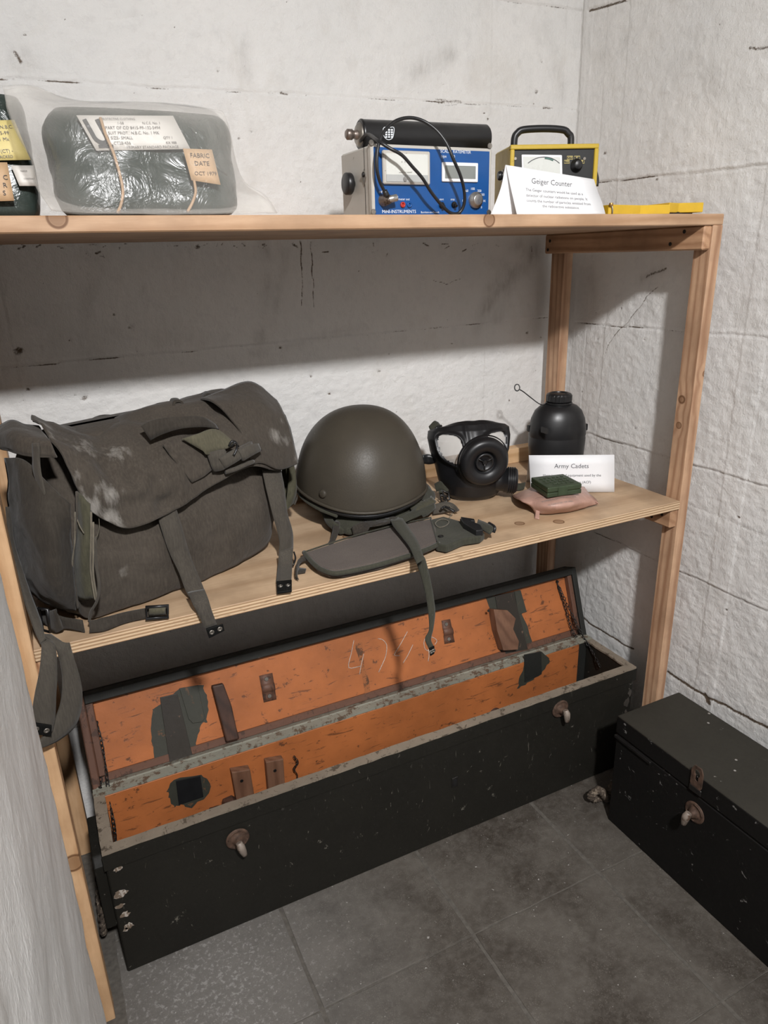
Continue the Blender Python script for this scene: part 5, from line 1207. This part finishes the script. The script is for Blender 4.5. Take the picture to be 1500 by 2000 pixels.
def stroke(mb, P_, w, n):
    for i in range(len(P_)):
        pass
    L, R = [], []
    for i, p in enumerate(P_):
        t = (P_[min(i+1, len(P_)-1)]-P_[max(i-1, 0)]).normalized(); s_ = t.cross(n); L.append(p+s_*w/2); R.append(p-s_*w/2)
    mb.grid([[tuple(a), tuple(b)] for a, b in zip(L, R)], 0, False)
stroke(mb, pts, w_, n); obj('letter', mb, MINKD, lb)
mb = M(); stroke(mb, [o+r*.045+u*.11, o+r*.195+u*.11], .0048, n); obj('letter_bar', mb, MINKD, lb)
lb, q = label_on(pk, [(357, 290), (414, 292), (431, 361), (374, 352)], f2, MTAN, 'date_label')
txt(lb, q, [('FABRIC', .5, .72, .20, 'CENTER'), ('DATE', .5, .47, .20, 'CENTER'), ('OCT 1979', .54, .16, .17, 'CENTER')], plain('brown_ink', (.10, .07, .05), .7, var=.02))
for pp in ([(196, 230), (206, 262), (222, 300), (235, 345), (240, 375), (236, 400), (229, 416)], [(379, 352), (382, 375), (376, 395), (366, 414)]):
    mb = M(); n_p = len(pp); mb.tube([at(x, y, y=.112-.040*((y-225)/190)**.7 if y > 225 else .112) for x, y in pp], .0022, 6, 5); obj('string', mb, MSTRING, pk)
mb = M(); mb.patch([[at(366, 240, y=.118), at(392, 250, y=.118)], [at(380, 262, y=.112), at(402, 262, y=.112)], [at(392, 290, y=.105), at(410, 300, y=.105)], [at(428, 330, y=.098), at(446, 340, y=.098)]], 5, 3, .004, .003, 30); obj('bundle_fold', mb, MVINYL, pk)
# the plastic bag: front and back sheet sharing an outline, the front one bulging over the bundle
OUTL = [(40, 166), (112, 187), (179, 197), (270, 200), (366, 206), (433, 219), (448, 247), (459, 310), (481, 359), (519, 381), (543, 416)]
BOTL = [(4, 178), (14, 205), (30, 255), (50, 295), (63, 325), (70, 365), (98, 408)]
C_ = [[(6, 172, .16), (60, 170, .15), (130, 190, .15), (230, 198, .16), (330, 203, .16), (400, 212, .155), (434, 221, .15)],
      [(16, 210, .11), (80, 212, .09), (150, 216, .075), (240, 216, .075), (330, 220, .075), (405, 232, .085), (447, 250, .12)],
      [(34, 260, .09), (95, 262, .065), (160, 270, .055), (245, 275, .050), (335, 285, .050), (415, 295, .060), (459, 308, .11)],
      [(60, 315, .085), (105, 318, .060), (165, 322, .045), (250, 330, .042), (340, 338, .042), (430, 342, .050), (480, 358, .10)],
      [(68, 362, .08), (112, 368, .055), (170, 374, .040), (255, 380, .036), (345, 384, .036), (440, 385, .045), (515, 382, .10)],
      [(100, 411, .06), (130, 414, .045), (180, 417, .034), (260, 418, .030), (350, 418, .030), (450, 418, .038), (541, 417, .09)]]
mb = M(); mb.patch([[at(x, y, y=yy) for x, y, yy in r_] for r_ in C_], 10, 10, .0008, .006, 9, 12)
for v in mb.bm.verts: v.co.z = max(v.co.z, ZT+.0012)
fr_ = obj('plastic_bag', mb, MFILM, pk)
CB = [[(x, y, .165+.10*math.sin(math.pi*j/6)*math.sin(math.pi*i/5)) for j, (x, y, yy) in enumerate(r_)] for i, r_ in enumerate(C_)]
mb = M(); mb.patch([[at(x, y, y=yy if 0 < i < 5 and 0 < j < 6 else C_[i][j][2]+.002) for j, (x, y, yy) in enumerate(r_)] for i, r_ in enumerate(CB)], 8, 8, .0008, .004, 9, 2)
for v in mb.bm.verts: v.co.z = max(v.co.z, ZT+.0012)
obj('bag_back', mb, MFILM, fr_)
pk2 = thing('suit_package', 'dark green bundle with yellow and orange labels, cut off by the left edge', 'package', (-1.38, .22, ZT))
mb = sblock(-1.436, -1.285, .16, .20, .33, .185, 5, 8, .004); obj('bundle', mb, MVINYL, pk2)
g1 = lambda px, py, o=0.: onp(px, py, V((-1.35, .158-o, ZT+.05)), V((0, -1, .22)))
lb, q = label_on(pk2, [(-40, 236), (28, 234), (60, 312), (-40, 314)], g1, MYEL, 'yellow_label')
txt(lb, q, [('N.B.C.', .98, .78, .12, 'RIGHT'), ('8415-99', .86, .63, .12, 'RIGHT'), ('No.1 Mk', .86, .47, .12, 'RIGHT'), ('(CB (CT) -', .98, .17, .12, 'RIGHT'), ('PACKED', .98, .03, .10, 'RIGHT')], MINKF)
lb, q = label_on(pk2, [(-40, 317), (14, 317), (28, 392), (-40, 394)], g1, MTAN, 'orange_label')
txt(lb, q, [('C', .86, .55, .17, 'LEFT'), ('R', .86, .35, .17, 'LEFT'), ('S', .86, .15, .17, 'LEFT')], MINKD)
lb, q = label_on(pk2, [(21, 323), (66, 323), (72, 363), (38, 363)], g1, MLABEL, 'white_label')
txt(lb, q, [('MAKER', .3, .68, .10, 'LEFT'), ('CONTRACT', .3, .30, .10, 'LEFT')], MINKF)

# ------------------------------------------------------------------ ratemeter
MGREY = worn('pale_grey_enamel', (.50, .475, .43), (.12, .1, .08), .45, .70, 60, .76, var=.06)
MBLUE = plain('blue_panel', (.006, .075, .27), .38, var=.06)
MGLASSY = plain('meter_glass_grey', (.42, .43, .42), .12, var=.02)
MDIAL = plain('meter_dial_white', (.66, .67, .63), .25, var=.02)
MLCD = plain('lcd_grey', (.23, .245, .23), .15, var=.03)
MRED = plain('red_socket', (.45, .03, .02), .35); MALU = plain('brushed_aluminium', (.55, .54, .52), .32, .9, var=.08)
MWP = plain('white_print', (.80, .84, .88), .5, var=.01)
XA, XB, YP, ZR = -.751, -.5035, .120, 1.569
rm = thing('ratemeter', 'blue-fronted radiation ratemeter box with grey case, dial and small display', 'instrument', (-.63, .18, ZT))
mb = M(); mb.box((XA, YP+.004, ZT+.003), (XB, YP+.135, ZR), .003); cs = obj('case', mb, MGREY, rm)
mb = M(); mb.box((XA-.002, YP-.001, ZT+.001), (XB+.002, YP+.012, ZR+.001), .0015); obj('front_frame', mb, MGREY, rm)
PY = YP-.002
def pp_(px, py, o=0.): return at(px, py, y=PY-o)
mb = M(); mb.box((XA+.0035, PY, ZT+.003), (XB-.0035, PY+.003, ZR-.004), .0006); pn = obj('front_panel', mb, MBLUE, rm)
def pbox(name, x0, y0, x1, y1, d0, d1, mat, parent, bev=.001):
    a, b = pp_(x0, y1), pp_(x1, y0); mb = M(); mb.box((a.x, PY-d1, a.z), (b.x, PY-d0, b.z), bev); return obj(name, mb, mat, parent)
mt = pbox('meter', 746, 297, 837, 360, 0, .007, MGREY, pn, .002)
pbox('meter_window', 751, 303, 832, 342, .0065, .0078, MDIAL, mt, .0006); pbox('meter_cover', 751, 343, 832, 356, .0065, .0082, MGLASSY, mt, .0006)
p = pp_(791, 350, .0082); mb = M(); mb.cyl(p, p+V((0, -.0012, 0)), .004, 14); obj('zero_screw', mb, MALU, mt)
q = [pp_(751, 303, .0082), pp_(832, 303, .0082), pp_(832, 342, .0082), pp_(751, 342, .0082)]
txt(mt, q, [('counts per second', .5, .10, .11, 'CENTER'), ('0    5    10', .5, .62, .12, 'CENTER')], MINKF, .0004)
lc = pbox('display', 862, 319, 932, 355, 0, .004, MWHITE, pn, .001); pbox('display_window', 867, 325, 927, 349, .003, .0045, MLCD, lc, .0005)
XR, ZU = V((1, 0, 0)), V((0, 0, 1))
lettering([('SCALER RATEMETER', .0072, pp_(860, 298, .0004), XR, ZU, 'LEFT'), ('type      90', .0068, pp_(861, 307.5, .0004), XR, ZU, 'LEFT'), ('INPUT', .0050, pp_(740, 377, .0004), XR, ZU, 'LEFT'), ('meter out', .0056, pp_(778, 391, .0004), XR, ZU, 'LEFT'), ('start', .0050, pp_(858, 391, .0004), XR, ZU, 'LEFT'), ('stop', .0050, pp_(880, 391, .0004), XR, ZU, 'LEFT'),
    ('60', .0062, pp_(909, 375, .0004), XR, ZU, 'LEFT'), ('100', .0062, pp_(919, 371, .0004), XR, ZU, 'LEFT'), ('300', .0062, pp_(932, 375, .0004), XR, ZU, 'LEFT'), ('600', .0062, pp_(938, 382.5, .0004), XR, ZU, 'LEFT'), ('1K', .0056, pp_(943, 394.5, .0004), XR, ZU, 'LEFT'), ('0', .0056, pp_(939, 407, .0004), XR, ZU, 'LEFT'), ('10', .0056, pp_(902, 394, .0004), XR, ZU, 'LEFT'),
    ('MINI-INSTRUMENTS', .0078, pp_(746, 417, .0004)+V((0, 0, .0006)), XR, ZU, 'LEFT'), ('Burnham-on-Crouch', .0046, pp_(822, 417, .0004)+V((0, 0, .0006)), XR, ZU, 'LEFT')], MWP, pn)
def knob(px, py, r, h, mat, parent, name='knob', ridg=True):
    p = pp_(px, py); mb = M(); n_ = 40; G = []
    for (r_, t) in [(r, 0), (r, h*.55), (r*.72, h*.62), (r*.70, h), (r*.6, h*1.04), (.0002, h*1.04)]:
        G.append([(p.x+math.cos(a)*(r_+(.0005 if j % 2 and ridg and r_ > r*.65 else 0)), p.y-t, p.z+math.sin(a)*(r_+(.0005 if j % 2 and ridg and r_ > r*.65 else 0))) for j, a in enumerate([2*math.pi*k/n_ for k in range(n_)])])
    vs = mb.grid(G, 0, True, cv=True); bmesh.ops.recalc_face_normals(mb.bm, faces=mb.bm.faces); return obj(name, mb, mat, parent)
knob(927, 391, .0138, .013, MALU, rm, 'range_knob')
for px, py, mt_ in ((786, 400, MRED), (799, 400, MBLUE)):
    p = pp_(px, py); mb = M(); mb.lathe([(.0048, 0), (.0048, .003), (.0028, .0035), (.0022, -.002)], p, (0, -1, 0), 20, caps=False); mb.cyl(p, p+V((0, -.0006, 0)), .0024, 12); obj('socket', mb, mt_, pn)
for px, py in ((862, 401), (886, 400)):
    p = pp_(px, py); mb = M(); mb.cyl(p, p+V((0, -.004, 0)), .0055, 18, bev=.001); mb.tube([p+V((0, -.004, 0)), p+V((0, -.010, -.003))], [.0022, .003], 8, 2); obj('toggle_switch', mb, MDARKM, pn)
for px, py in ((725, 279), (956, 285), (729, 414), (954, 415)):
    p = at(px, py, y=YP-.0012); mb = M(); mb.cyl(p, p+V((0, -.0022, 0)), .0050, 16, bev=.0006); sc1 = obj('corner_screw', mb, MSTEEL, rm)
    mb = M(); mb.obox(p+V((-.003, -.0026, -.003)), V((.0006, 0, .0006)), V((.0055, 0, .0055)), V((0, .0006, 0))); obj('slot', mb, MDARKM, sc1)
p = at(682, 359, x=XA-.010); p = V((XA, p.y, p.z)); mb = M(); n_ = 48; G = []
for (r_, t) in [(.006, 0), (.006, .006), (.0175, .0062), (.0185, .008), (.0185, .017), (.0170, .0185), (.0002, .0185)]:
    G.append([(p.x-t, p.y+math.cos(a)*(r_+(.0004 if j % 2 and r_ > .018 else 0)), p.z+math.sin(a)*(r_+(.0004 if j % 2 and r_ > .018 else 0))) for j, a in enumerate([2*math.pi*k/n_ for k in range(n_)])])
mb.grid(G, 0, True, cv=True); bmesh.ops.recalc_face_normals(mb.bm, faces=mb.bm.faces); obj('side_knob', mb, MBLACKP, rm)
p = at(711, 347, x=XA-.001); mb = M(); mb.prism([(XA, p.y, p.z+.014), (XA, p.y-.008, p.z), (XA, p.y, p.z-.014), (XA, p.y+.008, p.z)], (-.0015, 0, 0), bev=.0004); lt = obj('strap_lug', mb, MSTEEL, rm)
mb = M(); mb.cyl((XA-.001, p.y, p.z+.005), (XA-.004, p.y, p.z+.005), .0045, 14, bev=.001); obj('screw', mb, MDARKM, lt)
mb = M(); mb.box((XA-.0006, YP+.030, ZT+.003), (XA+.0004, YP+.0308, ZR)); obj('case_seam', mb, MDARKM, cs)
# probe lying on top with its cable looping to the input socket
pb = thing('detector_probe', 'black cylindrical detector probe lying on the blue instrument, with looping black cable', 'probe', (-.60, .20, ZR+.001))
PR = .0262; PC0 = V((-.732, .208, ZR+.0014+PR)); PC1 = V((-.468, .190, ZR+.0014+PR)); pa = (PC1-PC0).normalized()
mb = M(); mb.lathe([(PR-.002, 0), (PR, .002), (PR, .004), (PR-.0006, .005), (PR-.0006, (PC1-PC0).length-.003), (PR-.003, (PC1-PC0).length)], PC0, pa, 48); tb_ = obj('tube', mb, plain('black_anodised', (.012, .012, .013), .35, 0, var=.1), pb)
mb = M(); mb.lathe([(.0001, -.0052), (.0165, -.005), (.0205, -.001), (.0205, .002)], PC0+V((0, 0, .0)), pa, 32); obj('end_cap', mb, MSTEEL, pb)
mb = M(); mb.lathe([(.0085, .004), (.0085, -.008), (.007, -.009), (.007, -.014), (.0092, -.015), (.0092, -.024), (.006, -.027), (.0001, -.027)], PC0, pa, 24); bc = obj('connector', mb, MALU and worn('tarnished_metal', (.30, .25, .22), (.1, .08, .06), .35, .6), pb); bc.data.materials[0].node_tree.nodes['Principled BSDF'].inputs['Metallic'].default_value = .8
# engraved crest outline on the tube
cc_ = onp(760, 260, V((-.6, .175, 1.59)), V((0, -1, .3))); mb = M()
def ontube(px, py):
    d = ray(px, py); o = CAM-PC0; dp = d-pa*d.dot(pa); op = o-pa*o.dot(pa); a = dp.dot(dp); b = 2*dp.dot(op); c = op.dot(op)-(PR+.0001)**2
    return CAM+d*((-b-math.sqrt(max(b*b-4*a*c, 0)))/(2*a))
mb.tube([ontube(750, 249), ontube(760, 249), ontube(769, 249), ontube(769, 260), ontube(766, 270), ontube(758, 273), ontube(751, 268), ontube(748, 258)], .0007, 5, 3, True)
crest = obj('crest_outline', mb, MWP, tb_)
for k in range(3):
    for j in range(4):
        if 750+k*6 > 765: continue
        a0 = (752.5+k*5.5, 252+j*4.6); q = [ontube(a0[0], a0[1]), ontube(a0[0]+3.8, a0[1]), ontube(a0[0]+3.8, a0[1]+3.2), ontube(a0[0], a0[1]+3.2)]
        mb = M(); mb.face([mb.bm.verts.new(x-d_) for x, d_ in zip(q, [V((0, .00005, 0))]*4)]); mb2 = obj('crest_mark', mb, MWP, tb_)
cab = [PC0-pa*.004+V((0, -.012, -.012)), at(718, 262, y=.165), at(738, 275, y=.10), at(762, 290, y=.085), at(785, 303, y=.080), at(805, 325, y=.078), at(825, 348, y=.078), at(842, 375, y=.082), at(862, 400, y=.088), at(880, 416, y=.092), at(896, 416, y=.092), at(906, 400, y=.088), at(907, 376, y=.082), at(900, 345, y=.076), at(886, 312, y=.074), at(872, 280, y=.08), at(852, 254, y=.09), at(826, 236, y=.10), at(798, 230, y=.105), at(770, 238, y=.105), at(748, 260, y=.10), at(738, 290, y=.095), at(736, 325, y=.094), at(741, 352, y=.096), at(752, 376, y=.100)]
for c in cab: c.z = max(c.z, ZT+.004)
mb = M(); mb.tube(cab, .0030, 8, 6); obj('cable', mb, MBLACKP, pb)
p = pp_(749, 391)
mb = M(); mb.tube([at(751, 372, y=.100), at(756, 384, y=.100)], [.0045, .0055], 12, 3); obj('plug_boot', mb, MBLACKP, pb)
mb = M(); mb.lathe([(.0105, .001), (.0105, .004), (.0095, .005), (.0095, .012), (.0080, .014), (.0080, .020), (.002, .021)], p, (0, -1, 0), 28); obj('plug_collar', mb, bc.data.materials[0], pb)
mb = M(); e_ = p+V((0, -.016, 0)); mb.cyl(e_+V((.002, 0, 0)), e_+V((.018, -.002, .003)), .0062, 20, bev=.001); obj('plug', mb, MALU, pb)

# ------------------------------------------------------------------ yellow geiger counter
MYC = worn('olive_yellow_paint', (.50, .345, .030), (.15, .1, .05), .42, .74, 50, .80, var=.10)
MBP = plain('black_front_panel', (.016, .017, .017), .45)
gc = thing('geiger_counter', 'yellow portable radiation counter with black carrying handle behind the white card', 'instrument', (-.38, .14, ZT))
th = math.radians(-20); GU = V((math.cos(th), math.sin(th), 0)); GV = V((-GU.y, GU.x, 0)); G0 = V((at(994, 350, y=.112).x, .112, ZT+.002)); GW, GH, GD = .172, .124, .105
def gpt(u, v, w): return G0+GU*u+GV*v+V((0, 0, w))
mb = M(); mb.obox(gpt(0, .003, 0), GU*GW, GV*GD, V((0, 0, GH)), .003); gcs = obj('case', mb, MYC, gc)
# front frame: four bars around the recessed panel
for a, b in (((0, 0), (GW, .009)), ((0, GH-.008), (GW, GH)), ((0, .009), (.008, GH-.008)), ((GW-.008, .009), (GW, GH-.008))):
    mb = M(); mb.obox(gpt(a[0], -.006, a[1]), GU*(b[0]-a[0]), GV*.012, V((0, 0, b[1]-a[1])), .0012); obj('frame_bar', mb, MYC, gcs)
mb = M(); mb.obox(gpt(.007, -.001, .008), GU*(GW-.014), GV*.005, V((0, 0, GH-.015))); gp = obj('front_panel', mb, MBP, gc)
def gp_(px, py, o=0.): return onp(px, py, gpt(0, -.001-o, 0), -GV)
def gbox(name, c4, d, mat, parent, bev=.0006, o=0.):
    mb = M(); q = [gp_(x, y, o) for x, y in c4]; mb.prism(q, -GV*d, bev=bev); return obj(name, mb, mat, parent)
gm_ = gbox('meter', [(1018, 302), (1097, 303), (1098, 352), (1019, 350)], .003, MWHITE, gp, .0015)
gbox('meter_scale', [(1022, 306), (1094, 307), (1094, 350), (1023, 348)], .0006, MDIAL, gm_, .0002, .003)
mb = M(); cc2 = gp_(1060, 352, .0040)
mb.tube([cc2+GU*(.045*math.cos(a))+V((0, 0, .040*math.sin(a))) for a in [.8+1.5*k/10 for k in range(11)]], .0007, 5, 2); obj('scale_arc', mb, MINK, gm_)
mb = M(); mb.tube([cc2+GU*(.041*math.cos(a))+V((0, 0, .038*math.sin(a))) for a in [1.1+.42*k/6 for k in range(7)]], .0015, 5, 2); obj('scale_band', mb, plain('green_print', (.12, .24, .20), .5), gm_)
p = gp_(1125, 323); mb = M(); mb.lathe([(.0115, 0), (.0115, .004), (.0085, .006), (.008, .013), (.007, .014), (.0001, .014)], p, -GV, 28); obj('range_knob', mb, MBLACKP, gp)
for (x, y, w, h, t_) in [(1113, 308, 11, 6, 'x10'), (1127, 308, 11, 6, 'x1'), (1107, 316, 10, 6, '100'), (1137, 316, 8, 6, 'B')]:
    q = [gp_(x-w/2, y-h/2, .0006), gp_(x+w/2, y-h/2, .0006), gp_(x+w/2, y+h/2, .0006), gp_(x-w/2, y+h/2, .0006)]
    mb = M(); mb.tube(q, .0006, 4, 1, True, smooth_path=False); mk_ = obj('scale_mark', mb, MYEL, gp)
    lettering([(t_, .0055, (q[3]+q[2])/2+V((0, 0, .0018)), GU, ZU, 'CENTER')], MYEL, gp)
for x, y in ((1006, 310), (1141, 310)):
    p = gp_(x, y); mb = M(); mb.cyl(p, p-GV*.002, .0032, 12, bev=.0005); obj('screw', mb, MSTEEL, gp)
hh = .030; hb = [gpt(.016, .03, GH-.002), gpt(.017, .03, GH+.016), gpt(.022, .03, GH+hh-.006), gpt(.034, .03, GH+hh), gpt(.075, .03, GH+hh+.0015), gpt(.112, .03, GH+hh-.001), gpt(.123, .03, GH+hh-.008), gpt(.128, .03, GH+.016), gpt(.129, .03, GH-.002)]
mb = M(); mb.tube(hb, .0066, 10, 5); obj('handle', mb, MBLACKP, gc)
p = gpt(0, .03, .075); mb = M(); mb.cyl(p, p-GU*.006, .012, 24, bev=.002); o_ = obj('side_socket', mb, MSTEEL, gc); mb = M(); mb.cyl(p-GU*.006, p-GU*.014, .0085, 20, bev=.002); obj('cap', mb, MBLACKP, o_)
p = gpt(GW, .02, .066); mb = M(); mb.cyl(p, p+GU*.008, .010, 20, bev=.002); mb.tube([p+GU*.004+V((0, 0, .016)), p+GU*.010, p+GU*.010-V((0, 0, .014))], .004, 8, 4); obj('side_catch', mb, MBLACKP, gc)

# ------------------------------------------------------------------ geiger card
gk = thing('name_card', 'white folded paper card reading Geiger Counter in front of the yellow instrument', 'sign', (-.43, .05, ZT))
A_, B_, C2, D2 = at(988, 322, y=.058), at(1160, 350, y=.040), at(1010, 417, y=.034), at(1183, 412, y=.010)
C2.z = ZT+.0006; D2.z = ZT+.0006
m1, m2 = at(995, 355, y=.053), at(1168, 375, y=.034); m3, m4 = at(1003, 390, y=.044), at(1176, 395, y=.022)
mb = M(); mb.patch([[A_, B_], [m1, m2], [m3, m4], [C2, D2]], 5, 4, .0006); gfp = obj('front_panel', mb, MWHITE, gk)
E_ = at(958, 417, y=.064); E_.z = ZT+.0006; bsh = D2-C2; e2 = at(978, 368, y=.062)
mb = M(); mb.patch([[A_+V((0, .0012, 0)), B_+V((0, .0012, 0))], [e2, e2+(B_-A_)], [E_, E_+bsh]], 6, 4, .0006); obj('back_panel', mb, MWHITE, gk)
r, u = (B_-A_), (A_-C2)
q = [A_, B_, D2, C2]; rr = ((B_-A_).normalized()+(D2-C2).normalized()).normalized()
def gl(fx, px_y, size, t): pass
def cpt(px, py): 
    nn = (rr.cross((A_-C2).normalized())).normalized(); return onp(px, py, m3 if py > 378 else m1, nn)+nn*.0022*(1 if nn.dot(CAM-m1) > 0 else -1)
uu = (A_-C2).normalized()
lettering([('Geiger Counter', .0138, cpt(1079, 361), rr, uu, 'CENTER'), ('The Geiger counters would be used as a', .0076, cpt(1084, 377), rr, uu, 'CENTER'), ('detector of nuclear radiations on people. It', .0076, cpt(1088, 388), rr, uu, 'CENTER'), ('counts the number of particles emitted from', .0076, cpt(1091, 398.5), rr, uu, 'CENTER'), ('the radioactive substance.', .0076, cpt(1094, 408), rr, uu, 'CENTER')], MINK, gk, onto=bvh(gfp))

# ------------------------------------------------------------------ yellow case
MYB = plain('bright_yellow_plastic', (.66, .42, .025), .42, var=.05)
yc = thing('yellow_case', 'flat bright yellow plastic case lying at the right end of the top shelf', 'case', (-.13, .06, ZT))
def yb(name, xs, z0, z1, mat, parent=yc):
    front = [V((x, y, 0)) for x, y in xs]; back = [V((xs[-1][0]+.012, xs[-1][1]+.07, 0)), V((xs[0][0]+.012, xs[0][1]+.07, 0))]
    mb = M(); mb.prism([p+V((0, 0, z0)) for p in front+back], (0, 0, z1-z0), bev=.0012); return obj(name, mb, mat, parent)
xa = [at(px, 405, y=.04).x for px in (1187, 1254, 1296, 1322, 1357)]
yb('body', [(xa[0]-.004, .034), (xa[0], .030), (xa[1], .044), (xa[2], .022)], ZT+.001, ZT+.0185, MYB)
yb('body', [(xa[2]+.0005, .026), (xa[3], .036), (xa[4], .018)], ZT+.004, ZT+.0225, MYB)
mb = M(); mb.box((xa[2]-.006, .035, ZT+.0005), (xa[4]-.01, .085, ZT+.006), .001); obj('runner', mb, MBLACKP, yc)
p = V((xa[0]-.002, .029, ZT+.0155)); mb = M(); mb.cyl(p, p+V((0, 0, .006)), .004, 12, bev=.001); obj('screw', mb, plain('brass', (.5, .3, .1), .4, .8), yc)
mb = M(); mb.tube([p+V((0, -.002, .002)), p+V((.001, -.004, -.006)), p+V((.001, -.004, -.014))], .0012, 5, 3); obj('bead_chain', mb, MSTEEL, yc)
# ------------------------------------------------------------------ working units -> metres
for o in list(bpy.data.objects):
    if o.parent is None and o.type in ('MESH', 'EMPTY'):
        o.location = o.location*S; o.scale = o.scale*S
